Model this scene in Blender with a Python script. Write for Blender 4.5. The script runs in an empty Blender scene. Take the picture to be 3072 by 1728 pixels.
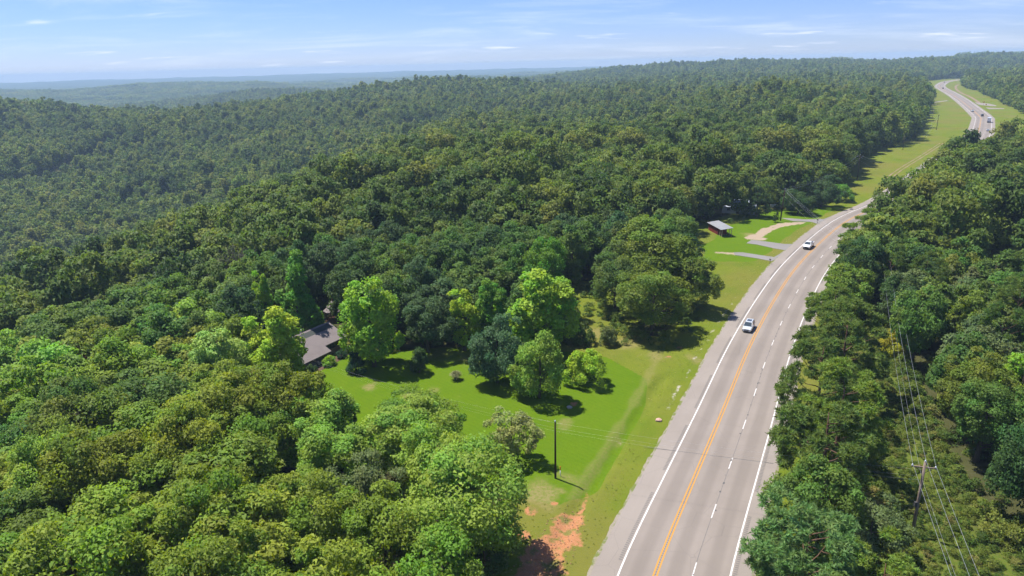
import bpy, bmesh, math, random
import numpy as np
from mathutils import Vector, Matrix

# ------------------------------------------------------------------ camera, world, sun, exposure
SC = bpy.context.scene
COL = SC.collection
F, CX, CY, CAMH = 2075.0, 1536.0, 864.0, 52.0          # photograph pixels (3072 x 1728), metres
PITCH, ROLL = math.radians(17.9), math.radians(-1.43)
cam = bpy.data.objects.new('camera', bpy.data.cameras.new('camera'))
COL.objects.link(cam); SC.camera = cam
cam.data.sensor_width = 36.0
cam.data.lens = F / 3072.0 * 36.0
cam.data.clip_start, cam.data.clip_end = 0.5, 60000
RM = Matrix.Rotation(math.pi / 2 - PITCH, 3, 'X') @ Matrix.Rotation(ROLL, 3, 'Z')
cam.matrix_world = Matrix.Translation((0, 0, CAMH)) @ RM.to_4x4()

SUN_EL = math.radians(64)
TO_SUN = Vector((-0.80 * math.cos(SUN_EL), 0.60 * math.cos(SUN_EL), math.sin(SUN_EL)))
w = bpy.data.worlds.new('World'); SC.world = w; w.use_nodes = True
nt = w.node_tree; nt.nodes.clear()
def N(t, typ, **kw):
    n = t.nodes.new(typ)
    for k, v in kw.items():
        setattr(n, k, v)
    return n
wo = N(nt, 'ShaderNodeOutputWorld'); bg = N(nt, 'ShaderNodeBackground'); bg.inputs['Strength'].default_value = 0.080
sky = N(nt, 'ShaderNodeTexSky', sky_type='NISHITA', sun_disc=False)
sky.sun_elevation = SUN_EL; sky.sun_rotation = math.atan2(TO_SUN.x, TO_SUN.y)
sky.altitude = 300; sky.air_density = 1.0; sky.dust_density = 0.0; sky.ozone_density = 4.0
tc = N(nt, 'ShaderNodeTexCoord'); sep = N(nt, 'ShaderNodeSeparateXYZ'); nt.links.new(tc.outputs['Generated'], sep.inputs[0])
dz = N(nt, 'ShaderNodeMath', operation='ADD'); nt.links.new(sep.outputs['Z'], dz.inputs[0]); dz.inputs[1].default_value = 0.09
dv = N(nt, 'ShaderNodeVectorMath', operation='DIVIDE'); nt.links.new(tc.outputs['Generated'], dv.inputs[0])
cmb = N(nt, 'ShaderNodeCombineXYZ')
for i in range(3): nt.links.new(dz.outputs[0], cmb.inputs[i])
nt.links.new(cmb.outputs[0], dv.inputs[1])
mp = N(nt, 'ShaderNodeMapping'); mp.inputs['Scale'].default_value = (0.55, 1.0, 0.0); mp.inputs['Rotation'].default_value = (0, 0, 0.5)
mp.inputs['Location'].default_value = (1.7, 0.4, 0)
nt.links.new(dv.outputs[0], mp.inputs['Vector'])
cn = N(nt, 'ShaderNodeTexNoise'); cn.inputs['Scale'].default_value = 0.9; cn.inputs['Detail'].default_value = 7; cn.inputs['Roughness'].default_value = 0.62; cn.inputs['Distortion'].default_value = 0.4
nt.links.new(mp.outputs[0], cn.inputs['Vector'])
cr = N(nt, 'ShaderNodeMapRange', interpolation_type='SMOOTHSTEP'); cr.inputs[1].default_value = 0.46; cr.inputs[2].default_value = 0.74; cr.inputs[3].default_value = 0.0; cr.inputs[4].default_value = 0.35
nt.links.new(cn.outputs['Fac'], cr.inputs[0])
mxs = N(nt, 'ShaderNodeMix', data_type='RGBA'); nt.links.new(cr.outputs[0], mxs.inputs['Factor']); skt = N(nt, 'ShaderNodeMix', data_type='RGBA', blend_type='MULTIPLY'); skt.inputs[0].default_value = 1.0; skt.inputs[7].default_value = (0.42, 0.49, 0.80, 1)   # white balance of the whole sky
nt.links.new(sky.outputs[0], skt.inputs[6]); nt.links.new(skt.outputs[2], mxs.inputs[6]); mxs.inputs[7].default_value = (5.4, 5.8, 6.5, 1)
mp2 = N(nt, 'ShaderNodeMapping'); mp2.inputs['Scale'].default_value = (1.1, 1.9, 0.0); mp2.inputs['Location'].default_value = (3.1, 0.85, 0); nt.links.new(dv.outputs[0], mp2.inputs['Vector'])
cn2 = N(nt, 'ShaderNodeTexNoise'); cn2.inputs['Scale'].default_value = 0.8; cn2.inputs['Detail'].default_value = 6; cn2.inputs['Roughness'].default_value = 0.5; nt.links.new(mp2.outputs[0], cn2.inputs['Vector'])
cr2 = N(nt, 'ShaderNodeMapRange', interpolation_type='SMOOTHSTEP'); cr2.inputs[1].default_value = 0.615; cr2.inputs[2].default_value = 0.76; cr2.inputs[3].default_value = 0.0; cr2.inputs[4].default_value = 0.9; nt.links.new(cn2.outputs['Fac'], cr2.inputs[0])
mx2 = N(nt, 'ShaderNodeMix', data_type='RGBA'); nt.links.new(cr2.outputs[0], mx2.inputs['Factor']); nt.links.new(mxs.outputs[2], mx2.inputs[6]); mx2.inputs[7].default_value = (6.0, 6.2, 6.6, 1)
nt.links.new(mx2.outputs[2], bg.inputs['Color']); nt.links.new(bg.outputs[0], wo.inputs['Surface'])

sl = bpy.data.lights.new('sun', 'SUN'); sl.energy = 3.4; sl.angle = math.radians(0.53); sl.color = (1.0, 0.955, 0.88)
so = bpy.data.objects.new('sun', sl); COL.objects.link(so); so.rotation_euler = TO_SUN.to_track_quat('Z', 'Y').to_euler(); so.location = (-200, 150, 500)

vs = SC.view_settings; vs.view_transform = 'Standard'; vs.look = 'None'; vs.gamma = 1.0; vs.exposure = 1.26; vs.use_curve_mapping = False
cy = SC.cycles
cy.max_bounces = 6; cy.diffuse_bounces = 4; cy.glossy_bounces = 2; cy.transmission_bounces = 3; cy.volume_bounces = 1; cy.transparent_max_bounces = 4
cy.use_denoising = True; cy.caustics_reflective = False; cy.caustics_refractive = False
try: cy.denoiser = 'OPENIMAGEDENOISE'
except Exception: pass
cy.use_adaptive_sampling = True; cy.adaptive_threshold = 0.02

rng = np.random.default_rng(7); random.seed(7)
K = 3072 / 2576.0                                     # a second pixel scale used for readings

# ------------------------------------------------------------------ pixels to places
RN = np.array(RM)
def ray(u, v):
    return RN @ np.array([(u - CX) / F, -(v - CY) / F, -1.0])
def G(u, v, z=0.0):
    d = ray(u, v); t = (z - CAMH) / d[2]
    return np.array([d[0] * t, d[1] * t, z])
def proj(x, y, z):
    p = np.stack([np.asarray(x, float), np.asarray(y, float), np.asarray(z, float) - CAMH], -1) @ RN
    return CX + F * p[..., 0] / -p[..., 2], CY - F * p[..., 1] / -p[..., 2], -p[..., 2]

# ------------------------------------------------------------------ road line
CTRL = np.array([(-12, -10), (0.5, 25), (8.5, 46), (14.3, 60.3), (20.5, 72.8), (32.7, 96.9), (44.1, 119.8), (59.2, 147.4), (76.1, 175.4),
                 (99.8, 209.1), (115.9, 229), (136, 249), (168, 287), (202, 330), (251, 390), (292, 440), (329.5, 492.5), (380, 567.5),
                 (402.8, 603.3), (464.8, 714.7), (546, 864), (614, 993), (705, 1168), (776, 1285), (872, 1421), (985, 1535), (1130, 1640), (1330, 1750)], float)
def catmull(P, n):
    out = []
    for i in range(len(P) - 1):
        p0, p1, p2, p3 = P[max(i - 1, 0)], P[i], P[i + 1], P[min(i + 2, len(P) - 1)]
        for t in np.linspace(0, 1, n, endpoint=False):
            out.append(0.5 * ((2 * p1) + (-p0 + p2) * t + (2 * p0 - 5 * p1 + 4 * p2 - p3) * t * t + (-p0 + 3 * p1 - 3 * p2 + p3) * t ** 3))
    out.append(P[-1]); return np.array(out)
def resample(P, step):
    d = np.r_[0, np.cumsum(np.linalg.norm(np.diff(P, axis=0), axis=1))]
    s = np.arange(0, d[-1], step)
    return np.stack([np.interp(s, d, P[:, 0]), np.interp(s, d, P[:, 1])], -1), s
RP, RS = resample(catmull(CTRL, 14), 2.0)
for _ in range(14):                                    # ease the reading noise out of the curve
    RP[1:-1] = 0.25 * RP[:-2] + 0.5 * RP[1:-1] + 0.25 * RP[2:]
RT = np.gradient(RP, axis=0); RT /= np.linalg.norm(RT, axis=1)[:, None]
RNM = np.stack([RT[:, 1], -RT[:, 0]], -1)              # to the right of the direction of travel
RS = np.r_[0, np.cumsum(np.linalg.norm(np.diff(RP, axis=0), axis=1))]
def road_at(s, off, z=0.0):
    x = np.interp(s, RS, RP[:, 0]); y = np.interp(s, RS, RP[:, 1]); nx = np.interp(s, RS, RNM[:, 0]); ny = np.interp(s, RS, RNM[:, 1])
    return np.array([x + nx * off, y + ny * off, z])
def road_off(x, y):
    x = np.asarray(x, float).ravel(); y = np.asarray(y, float).ravel()
    off = np.full(x.shape, 1e4); ss = np.zeros(x.shape)
    Q = RP[::2]; NQ = RNM[::2]; SQ = RS[::2]
    sel = np.where((y < 2200) & (x > -600) & (x < 1900))[0]
    for c in range(0, len(sel), 20000):
        I = sel[c:c + 20000]
        d2 = (x[I, None] - Q[None, :, 0]) ** 2 + (y[I, None] - Q[None, :, 1]) ** 2
        j = d2.argmin(1)
        o = (x[I] - Q[j, 0]) * NQ[j, 0] + (y[I] - Q[j, 1]) * NQ[j, 1]
        dm = np.sqrt(d2[np.arange(len(I)), j])
        off[I] = np.where(np.abs(o) > 0.6 * dm, o, np.sign(o + 1e-9) * dm); ss[I] = SQ[j]
    return off, ss

# ------------------------------------------------------------------ lie of the land
AZ = np.array([-75, -50, -36, -26, -16, -6, 4, 14, 24, 34, 46, 75.])
DI = np.array([60, 120, 200, 300, 450, 600, 800, 1000, 1200, 1400, 1700, 2000, 2500, 3200, 4000, 5500, 7500, 9500, 14000.])
HT = np.array([
    [-8, -12, -16, -30, -55, -62, -45, -28, -8, -2, -40, -60, -60, -60, -40, -60, -45, -12, -12],
    [-7, -11, -16, -32, -60, -66, -48, -26, -4, -2, -42, -66, -70, -66, -40, -60, -45, -12, -12],
    [-4, -8, -14, -32, -62, -68, -50, -26, 1, -2, -50, -76, -84, -74, -32, -64, -46, -12, -12],
    [-2, -5, -9, -21, -50, -62, -46, -20, -17, -36, -64, -84, -52, -78, -24, -64, -46, -12, -12],
    [0, 0, -2, -7, -28, -42, -34, -19, -10, -20, -54, -84, -24, -76, -45, -60, -44, -10, -12],
    [0, 0, 0, 0, -6, -17, -20, -9, 2, 12, -18, -50, -50, -60, -45, -55, -40, -8, -12],
    [0, 0, 0, 0, -1, -8, -12, -10, -8, -6, -14, -18, -6, -25, -40, -45, -34, -6, -10],
    [0, 0, 0, 0, 0, -3, -6, -5, -2, -2, 0, 8, 20, 10, -20, -30, -20, -14, -15],
    [0, 0, 0, 0, 0, 0, 0, 0, 0, 0, 2, 12, 20, 12, -10, -20, -12, -10, -10],
    [0, 0, 0, 0, 0, 0, 0, 0, 0, 2, 8, 14, 20, 14, -10, -20, -12, -10, -10],
    [0, 0, 0, 0, 0, 0, 1, 2, 4, 6, 12, 18, 20, 12, -10, -20, -12, -10, -10],
    [0, 0, 0, 0, 0, 0, 2, 3, 4, 6, 12, 18, 20, 12, -10, -20, -12, -10, -10]], float)
def cubic(i):
    k = np.clip(np.floor(i).astype(int), 0, None); t = i - k
    return k, np.stack([-.5 * t + t * t - .5 * t ** 3, 1 - 2.5 * t * t + 1.5 * t ** 3, .5 * t + 2 * t * t - 1.5 * t ** 3, -.5 * t * t + .5 * t ** 3], -1)
def smooth(a, b, x):
    t = np.clip((x - a) / (b - a), 0, 1); return t * t * (3 - 2 * t)
WV = [(a, 2 * math.pi / L, math.radians(th), ph) for a, L, th, ph in
      [(3.6, 430, 20, 1.0), (3.4, 330, 100, 2.0), (3.0, 240, 155, 0.3), (2.0, 150, 60, 4.0), (1.6, 120, 10, 2.2), (1.0, 80, 130, 5.1)]]
WF = [(9, 2 * math.pi / 1300, 0.4, 1.2), (8, 2 * math.pi / 950, 1.7, 0.2), (6, 2 * math.pi / 620, 2.6, 3.0), (4, 2 * math.pi / 430, 0.9, 2.0)]
def hz(x, y, off=None):
    shp = np.shape(x); x = np.asarray(x, float).ravel(); y = np.asarray(y, float).ravel()
    r = np.hypot(x, y) + 1e-6; az = np.degrees(np.arctan2(x, np.maximum(y, 1e-3)))
    az = np.where(y <= 0, np.where(x < 0, -75, 75), az)
    ia = np.interp(az, AZ, np.arange(len(AZ))); idd = np.interp(np.log(r), np.log(DI), np.arange(len(DI)))
    ka, wa = cubic(ia); kd, wd = cubic(idd)
    z = np.zeros(len(x))
    for a in range(4):
        for d in range(4):
            z += wa[:, a] * wd[:, d] * HT[np.clip(ka + a - 1, 0, len(AZ) - 1), np.clip(kd + d - 1, 0, len(DI) - 1)]
    n = sum(a * np.sin(k * (x * math.cos(t) + y * math.sin(t)) + p) for a, k, t, p in WV) * smooth(260, 700, r) * (1 - .45 * smooth(800, 1200, r))
    n2 = sum(a * np.sin(k * (x * math.cos(t) + y * math.sin(t)) + p) for a, k, t, p in WF) * smooth(1700, 3200, r) * (1 - .7 * smooth(5000, 9000, r))
    if off is None: off, _ = road_off(x, y)
    m = smooth(45, 160, np.abs(off))
    z = (z + n) * m + n2
    # the yard round the house lies level
    yard = smooth(34, 14, np.abs(x + 16)) * smooth(70, 45, np.abs(y - 105))
    z = z * (1 - yard)
    return z.reshape(shp)
def hz1(x, y): return float(hz(np.array([x]), np.array([y]))[0])
def ground_px(u, v):
    z = 0.0
    for _ in range(12):
        p = G(u, v, z); z = 0.5 * z + 0.5 * hz1(p[0], p[1])
    return np.array([p[0], p[1], hz1(p[0], p[1])])

def in_poly(x, y, P):
    P = np.asarray(P, float); c = np.zeros(np.shape(x), bool); j = len(P) - 1
    for i in range(len(P)):
        cond = ((P[i, 1] > y) != (P[j, 1] > y)) & (x < (P[j, 0] - P[i, 0]) * (y - P[i, 1]) / (P[j, 1] - P[i, 1] + 1e-12) + P[i, 0])
        c ^= cond; j = i
    return c
def poly_sd(x, y, P):                                   # signed distance, positive inside
    P = np.asarray(P, float); d = np.full(np.shape(x), 1e9)
    for i in range(len(P)):
        a, b = P[i], P[(i + 1) % len(P)]; ab = b - a
        t = np.clip(((x - a[0]) * ab[0] + (y - a[1]) * ab[1]) / (ab @ ab + 1e-9), 0, 1)
        d = np.minimum(d, np.hypot(x - a[0] - t * ab[0], y - a[1] - t * ab[1]))
    return np.where(in_poly(x, y, P), d, -d)
def line_d(x, y, P):
    P = np.asarray(P, float); d = np.full(np.shape(x), 1e9)
    for i in range(len(P) - 1):
        a, b = P[i], P[i + 1]; ab = b - a
        t = np.clip(((x - a[0]) * ab[0] + (y - a[1]) * ab[1]) / (ab @ ab + 1e-9), 0, 1)
        d = np.minimum(d, np.hypot(x - a[0] - t * ab[0], y - a[1] - t * ab[1]))
    return d
def wob(x, y, s=1.0):
    return (np.sin(x * 0.9 / s + 1.3 * np.sin(y * 0.53 / s)) + np.sin(y * 1.1 / s + 1.7 * np.sin(x * 0.41 / s + 2)) + 0.6 * np.sin((x + y) * 2.3 / s)) / 2.6

EDGE = [G(2533, 537), G(2588, 478), G(2626, 456), G(2690, 436), G(2726, 418), G(2762, 380), G(2776, 345), G(2780, 312), G(2774, 283), G(2760, 266)]
EDGE = [tuple(e[:2]) for e in EDGE]
LEFT_CLEAR = [(-4, 30), (-4, 60), (-2, 72), (-3, 80), (-10, 87), (-24, 91), (-37, 96), (-44, 103), (-47, 110), (-47, 120), (-42, 130), (-36, 132), (-30, 127), (-22, 124.5), (-9, 125),
              (0, 123), (9, 122), (12, 128), (12, 142), (15, 158), (22, 158), (21, 142), (19, 126), (25, 119), (33, 121), (39, 130), (45, 143), (48, 160), (50.5, 180), (52, 196), (55, 206), (58, 220),
              (74, 226), (80, 232), (90, 246), (104, 248), (112, 250)] + EDGE + [(640, 1160), (700, 1300), (800, 1425), (960, 1560), (1150, 1680), (1150, 1640), (900, 1440), (780, 1285), (705, 1168), (614, 993), (464, 714), (330, 492), (251, 390), (168, 287), (100, 209), (59, 147), (20, 73), (-12, -10)]
LAWN = [(-3, 76), (-9, 86), (-24, 90), (-38, 95), (-44, 104), (-41, 112), (-36, 117), (-31.5, 125), (-25, 123), (-9, 124.5), (2, 122), (12, 121), (17.5, 117.5), (23, 108), (21, 99), (15, 86), (10.5, 76), (5, 73)]
DRIVE_LAWN = [(52, 180), (56, 198), (62, 204), (66, 216), (76, 226), (84, 236), (92, 245), (106, 246), (122, 250), (128, 252), (112, 238), (90, 212), (80, 198), (66, 178)]
BRUSH = [(30, 34), (40, 58), (46, 75), (55, 98), (62, 118), (72, 135), (77, 138), (71, 118), (62.5, 98), (55.5, 78), (53, 64), (56, 58), (46, 30)]
DIRT = [(-2.5, 55), (-0.8, 61), (1.8, 66.5), (5.2, 71.2), (7.6, 71.2), (7.4, 68.6), (5.8, 64.6), (4.2, 60), (2.4, 54)]

# ------------------------------------------------------------------ materials
def mat(name):
    m = bpy.data.materials.new(name); m.use_nodes = True
    t = m.node_tree; t.nodes.clear()
    o = N(t, 'ShaderNodeOutputMaterial')
    return m, t, o
def L(t, a, b): t.links.new(a, b)
def noise(t, vec, scale, detail=4, rough=0.55, dist=0.0):
    n = N(t, 'ShaderNodeTexNoise'); n.inputs['Scale'].default_value = scale; n.inputs['Detail'].default_value = detail
    n.inputs['Roughness'].default_value = rough; n.inputs['Distortion'].default_value = dist
    if vec is not None: L(t, vec, n.inputs['Vector'])
    return n.outputs['Fac']
def ramp(t, fac, stops):
    r = N(t, 'ShaderNodeValToRGB'); e = r.color_ramp.elements
    while len(e) < len(stops): e.new(0.5)
    for i, (p, c) in enumerate(stops): e[i].position = p; e[i].color = (*c, 1)
    L(t, fac, r.inputs[0]); return r.outputs[0]
def mixc(t, f, a, b, blend='MIX'):
    m = N(t, 'ShaderNodeMix', data_type='RGBA', blend_type=blend)
    for s, v in ((0, f), (6, a), (7, b)):
        if isinstance(v, (int, float)): m.inputs[s].default_value = v
        elif isinstance(v, tuple): m.inputs[s].default_value = (*v, 1)
        else: L(t, v, m.inputs[s])
    return m.outputs[2]
def maprange(t, v, a, b, c, d, smoothstep=True):
    m = N(t, 'ShaderNodeMapRange'); m.interpolation_type = 'SMOOTHSTEP' if smoothstep else 'LINEAR'
    L(t, v, m.inputs[0])
    for i, q in enumerate((a, b, c, d)): m.inputs[i + 1].default_value = q
    return m.outputs[0]
def objcoord(t): return N(t, 'ShaderNodeTexCoord').outputs['Object']
def bsdf(t, o, col, rough=0.8, spec=0.3, metal=0.0, bump=None, bdist=0.02, bstr=0.5):
    b = N(t, 'ShaderNodeBsdfPrincipled')
    if isinstance(col, tuple): b.inputs['Base Color'].default_value = (*col, 1)
    else: L(t, col, b.inputs['Base Color'])
    b.inputs['Roughness'].default_value = rough; b.inputs['Specular IOR Level'].default_value = spec; b.inputs['Metallic'].default_value = metal
    if bump is not None:
        bm_ = N(t, 'ShaderNodeBump'); bm_.inputs['Distance'].default_value = bdist; bm_.inputs['Strength'].default_value = bstr
        L(t, bump, bm_.inputs['Height']); L(t, bm_.outputs[0], b.inputs['Normal'])
    L(t, b.outputs[0], o.inputs['Surface']); return b
MATS = {}
def simple(name, col, rough=0.7, spec=0.3, metal=0.0, var=0.12, scale=3.0):
    if name in MATS: return MATS[name]
    m, t, o = mat(name)
    n = noise(t, objcoord(t), scale, 5)
    c = mixc(t, n, tuple(c * (1 - var) for c in col), tuple(min(1, c * (1 + var)) for c in col))
    bsdf(t, o, c, rough, spec, metal); MATS[name] = m; return m

def leaf_mat(name, mode):
    m, t, o = mat(name)
    at = N(t, 'ShaderNodeAttribute', attribute_name='tint')
    if mode == 'object':
        base = N(t, 'ShaderNodeObjectInfo').outputs['Color']
    else:
        ti = N(t, 'ShaderNodeAttribute', attribute_name='tone', attribute_type='INSTANCER')
        if mode == 'forest':
            base = ramp(t, ti.outputs['Fac'], [(0.0, (0.050, 0.095, 0.022)), (0.25, (0.088, 0.150, 0.028)), (0.5, (0.126, 0.190, 0.031)), (0.72, (0.160, 0.224, 0.034)), (0.9, (0.195, 0.232, 0.042)), (1.0, (0.190, 0.272, 0.042))])
        else:
            base = ramp(t, ti.outputs['Fac'], [(0.0, (0.06, 0.115, 0.022)), (0.5, (0.13, 0.20, 0.03)), (0.8, (0.19, 0.24, 0.04)), (1.0, (0.26, 0.24, 0.07))] if mode == 'brush' else [(0.0, (0.16, 0.22, 0.03)), (0.5, (0.26, 0.30, 0.05)), (1.0, (0.42, 0.38, 0.14))])
    v = maprange(t, at.outputs['Fac'], 0, 1, 0.62, 1.38, False)
    hs = N(t, 'ShaderNodeHueSaturation'); L(t, base, hs.inputs['Color']); L(t, v, hs.inputs['Value'])
    a2 = N(t, 'ShaderNodeAttribute', attribute_name='hue')
    L(t, maprange(t, a2.outputs['Fac'], 0, 1, 0.478, 0.522, False), hs.inputs['Hue'])
    hs.inputs['Saturation'].default_value = 1.0
    b = N(t, 'ShaderNodeBsdfPrincipled'); L(t, hs.outputs[0], b.inputs['Base Color']); b.inputs['Roughness'].default_value = 0.62; b.inputs['Specular IOR Level'].default_value = 0.22
    tr = N(t, 'ShaderNodeBsdfTranslucent')
    h2 = N(t, 'ShaderNodeHueSaturation'); L(t, hs.outputs[0], h2.inputs['Color']); h2.inputs['Hue'].default_value = 0.488; h2.inputs['Saturation'].default_value = 1.1; h2.inputs['Value'].default_value = 1.15
    L(t, h2.outputs[0], tr.inputs['Color'])
    mx = N(t, 'ShaderNodeMixShader'); mx.inputs[0].default_value = 0.45
    L(t, b.outputs[0], mx.inputs[1]); L(t, tr.outputs[0], mx.inputs[2]); L(t, mx.outputs[0], o.inputs['Surface'])
    return m
M_LEAF = leaf_mat('leaf_tree', 'object'); M_LEAF_F = leaf_mat('leaf_forest', 'forest'); M_LEAF_B = leaf_mat('leaf_brush', 'brush'); M_LEAF_G = leaf_mat('leaf_grass', 'grass')
def bark(name, a, b):
    m, t, o = mat(name); oc = objcoord(t)
    mpn = N(t, 'ShaderNodeMapping'); mpn.inputs['Scale'].default_value = (6, 6, 1.2); L(t, oc, mpn.inputs[0])
    n = noise(t, mpn.outputs[0], 2.0, 6, 0.65)
    bsdf(t, o, mixc(t, n, a, b), 0.9, 0.1, 0, n, 0.05, 0.8); return m
M_BARK = bark('bark', (0.05, 0.04, 0.03), (0.16, 0.13, 0.10)); M_BARKP = bark('bark_pine', (0.07, 0.04, 0.025), (0.20, 0.12, 0.08)); M_SNAG = bark('bark_bare', (0.22, 0.19, 0.17), (0.42, 0.38, 0.35))
M_POLE = bark('pole_wood', (0.14, 0.10, 0.075), (0.32, 0.26, 0.21)); M_POLED = bark('pole_wood_dark', (0.022, 0.014, 0.009), (0.055, 0.036, 0.026))

def ground_material():
    m, t, o = mat('ground'); P = N(t, 'ShaderNodeNewGeometry').outputs['Position']
    def A0(n): return N(t, 'ShaderNodeAttribute', attribute_name=n).outputs['Fac']
    nb = noise(t, P, 0.06, 5, 0.6); nm = noise(t, P, 0.45, 6, 0.65); nf = noise(t, P, 2.2, 7, 0.75); ng = noise(t, P, 7, 4, 0.75)
    def ma(a, k, b):
        q = N(t, 'ShaderNodeMath', operation='MULTIPLY_ADD'); L(t, a, q.inputs[0]); q.inputs[1].default_value = k
        if isinstance(b, float): q.inputs[2].default_value = b
        else: L(t, b, q.inputs[2])
        return q.outputs[0]
    nz = ma(nf, 1.5, ma(nm, 1.5, -1.5))
    def A(n, amt=.5, top=1.0):                       # ragged edges where one cover gives way to another
        if n in ('far', 'brush'): return A0(n)
        if n == 'lawn': return maprange(t, ma(nz, .35, A0(n)), .38, .62, 0, 1)
        return maprange(t, ma(nz, 1.0, A0(n)), .30, .85, 0, top)
    floor = mixc(t, nm, (0.040, 0.050, 0.014), (0.078, 0.072, 0.032))
    far = mixc(t, noise(t, P, 0.011, 8, 0.75), (0.016, 0.036, 0.011), (0.055, 0.088, 0.024))
    col = mixc(t, A('far'), floor, far)
    br = mixc(t, nm, (0.060, 0.100, 0.012), (0.112, 0.140, 0.022)); br = mixc(t, maprange(t, nf, 0.45, 0.75, 0, 0.6), br, (0.20, 0.13, 0.06))
    col = mixc(t, A('brush'), col, br)
    vg = mixc(t, nm, (0.098, 0.145, 0.012), (0.165, 0.176, 0.022)); vg = mixc(t, maprange(t, nb, 0.42, 0.66, 0, 0.7), vg, (0.090, 0.142, 0.008))
    vg = mixc(t, maprange(t, noise(t, P, 0.022, 4, .6), 0.45, 0.62, 0, 0.45), vg, (0.170, 0.135, 0.040)); vg = mixc(t, maprange(t, nf, 0.52, 0.78, 0, 0.55), vg, (0.215, 0.175, 0.055)); vg = mixc(t, maprange(t, ng, 0.5, 0.8, 0, 0.3), vg, (0.07, 0.090, 0.010))
    col = mixc(t, A('verge'), col, vg)
    lw = mixc(t, nb, (0.068, 0.138, 0.004), (0.098, 0.166, 0.006)); lw = mixc(t, maprange(t, nm, 0.35, 0.75, 0, 0.45), lw, (0.112, 0.166, 0.007)); lw = mixc(t, maprange(t, nf, 0.42, 0.8, 0, 0.5), lw, (0.050, 0.088, 0.004)); lw = mixc(t, maprange(t, ng, 0.5, 0.8, 0, 0.4), lw, (0.135, 0.165, 0.014))
    wv = N(t, 'ShaderNodeTexWave', wave_type='BANDS', bands_direction='DIAGONAL'); wv.inputs['Scale'].default_value = 0.55; wv.inputs['Distortion'].default_value = 2.2; wv.inputs['Detail Scale'].default_value = 0.3; L(t, P, wv.inputs['Vector'])
    lw = mixc(t, maprange(t, wv.outputs['Fac'], 0, 1, 0, 0.14), lw, (0.12, 0.19, 0.008))
    col = mixc(t, A('lawn'), col, lw)
    bare = mixc(t, nf, (0.20, 0.16, 0.07), (0.30, 0.235, 0.11)); bq = N(t, 'ShaderNodeMath', operation='MULTIPLY'); L(t, A0('bare'), bq.inputs[0]); L(t, maprange(t, nf, .35, .6, .35, 1), bq.inputs[1]); col = mixc(t, bq.outputs[0], col, bare)
    dt = mixc(t, nf, (0.27, 0.095, 0.035), (0.46, 0.21, 0.10)); dt = mixc(t, maprange(t, ng, 0.45, 0.75, 0, 0.8), dt, (0.40, 0.24, 0.12)); dt = mixc(t, maprange(t, ng, 0.3, 0.42, 0.7, 0), dt, (0.16, 0.06, 0.025)); dt = mixc(t, maprange(t, nm, 0.50, 0.62, 0, 0.9), dt, (0.12, 0.135, 0.025)); dt = mixc(t, maprange(t, noise(t, P, 16, 3, .8), .5, .7, 0, .6), dt, (.50, .34, .22))
    col = mixc(t, A('dirt'), col, dt)
    tr = mixc(t, nf, (0.26, 0.20, 0.135), (0.40, 0.315, 0.235)); col = mixc(t, A('track'), col, tr)
    gv = mixc(t, ng, (0.30, 0.27, 0.22), (0.55, 0.51, 0.45)); col = mixc(t, A('gravel'), col, gv)
    bh = N(t, 'ShaderNodeMath', operation='ADD'); L(t, nf, bh.inputs[0]); L(t, ng, bh.inputs[1])
    bsdf(t, o, col, 0.95, 0.04, 0, bh.outputs[0], 0.12, 0.5); return m
def asphalt(name, a, b, tracks=False, seed=0.0):
    m, t, o = mat(name); P = N(t, 'ShaderNodeNewGeometry').outputs['Position']
    uv = N(t, 'ShaderNodeTexCoord').outputs['UV']
    mp_ = N(t, 'ShaderNodeMapping'); mp_.inputs['Scale'].default_value = (1.0, 0.05, 1); L(t, uv, mp_.inputs[0])
    ns = noise(t, mp_.outputs[0], 1.1, 5, 0.6); nf = noise(t, P, 9.0, 5, 0.75); nb = noise(t, P, 0.09, 4, 0.6)
    c = mixc(t, ns, a, b); c = mixc(t, maprange(t, nf, 0.3, 0.75, 0, 0.5), c, tuple(q * 1.14 for q in b)); c = mixc(t, maprange(t, nb, 0.3, 0.7, 0, 0.5), c, tuple(q * 0.88 for q in a))
    if tracks:
        sx = N(t, 'ShaderNodeSeparateXYZ'); L(t, uv, sx.inputs[0])
        ad = N(t, 'ShaderNodeMath', operation='MULTIPLY_ADD'); L(t, sx.outputs[0], ad.inputs[0]); ad.inputs[1].default_value = 2 * math.pi / 3.65; ad.inputs[2].default_value = math.pi / 2
        cs = N(t, 'ShaderNodeMath', operation='SINE'); L(t, ad.outputs[0], cs.inputs[0])    # one broad dark band down each lane
        f = maprange(t, cs.outputs[0], 0.25, -0.9, 0, 0.42); mm = N(t, 'ShaderNodeMath', operation='MULTIPLY'); L(t, f, mm.inputs[0]); L(t, maprange(t, ns, 0.2, 0.7, 0.6, 1.15), mm.inputs[1])
        c = mixc(t, mm.outputs[0], c, tuple(q * 0.70 for q in a))
    vo = N(t, 'ShaderNodeTexVoronoi', feature='DISTANCE_TO_EDGE'); vo.inputs['Scale'].default_value = 0.16; L(t, P, vo.inputs['Vector'])
    c = mixc(t, maprange(t, vo.outputs['Distance'], 0.0, 0.006, 0.28, 0.0), c, (0.09, 0.085, 0.08))
    bsdf(t, o, c, 0.85, 0.25, 0, nf, 0.02, 0.4); return m
M_GROUND = ground_material()
M_ROAD = asphalt('asphalt_lanes', (0.212, 0.181, 0.154), (0.262, 0.227, 0.197), True)
M_SHLD = asphalt('asphalt_shoulder', (0.232, 0.200, 0.171), (0.272, 0.238, 0.206))
M_DRIVE = asphalt('asphalt_drive', (0.179, 0.168, 0.156), (0.234, 0.222, 0.211))
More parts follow.
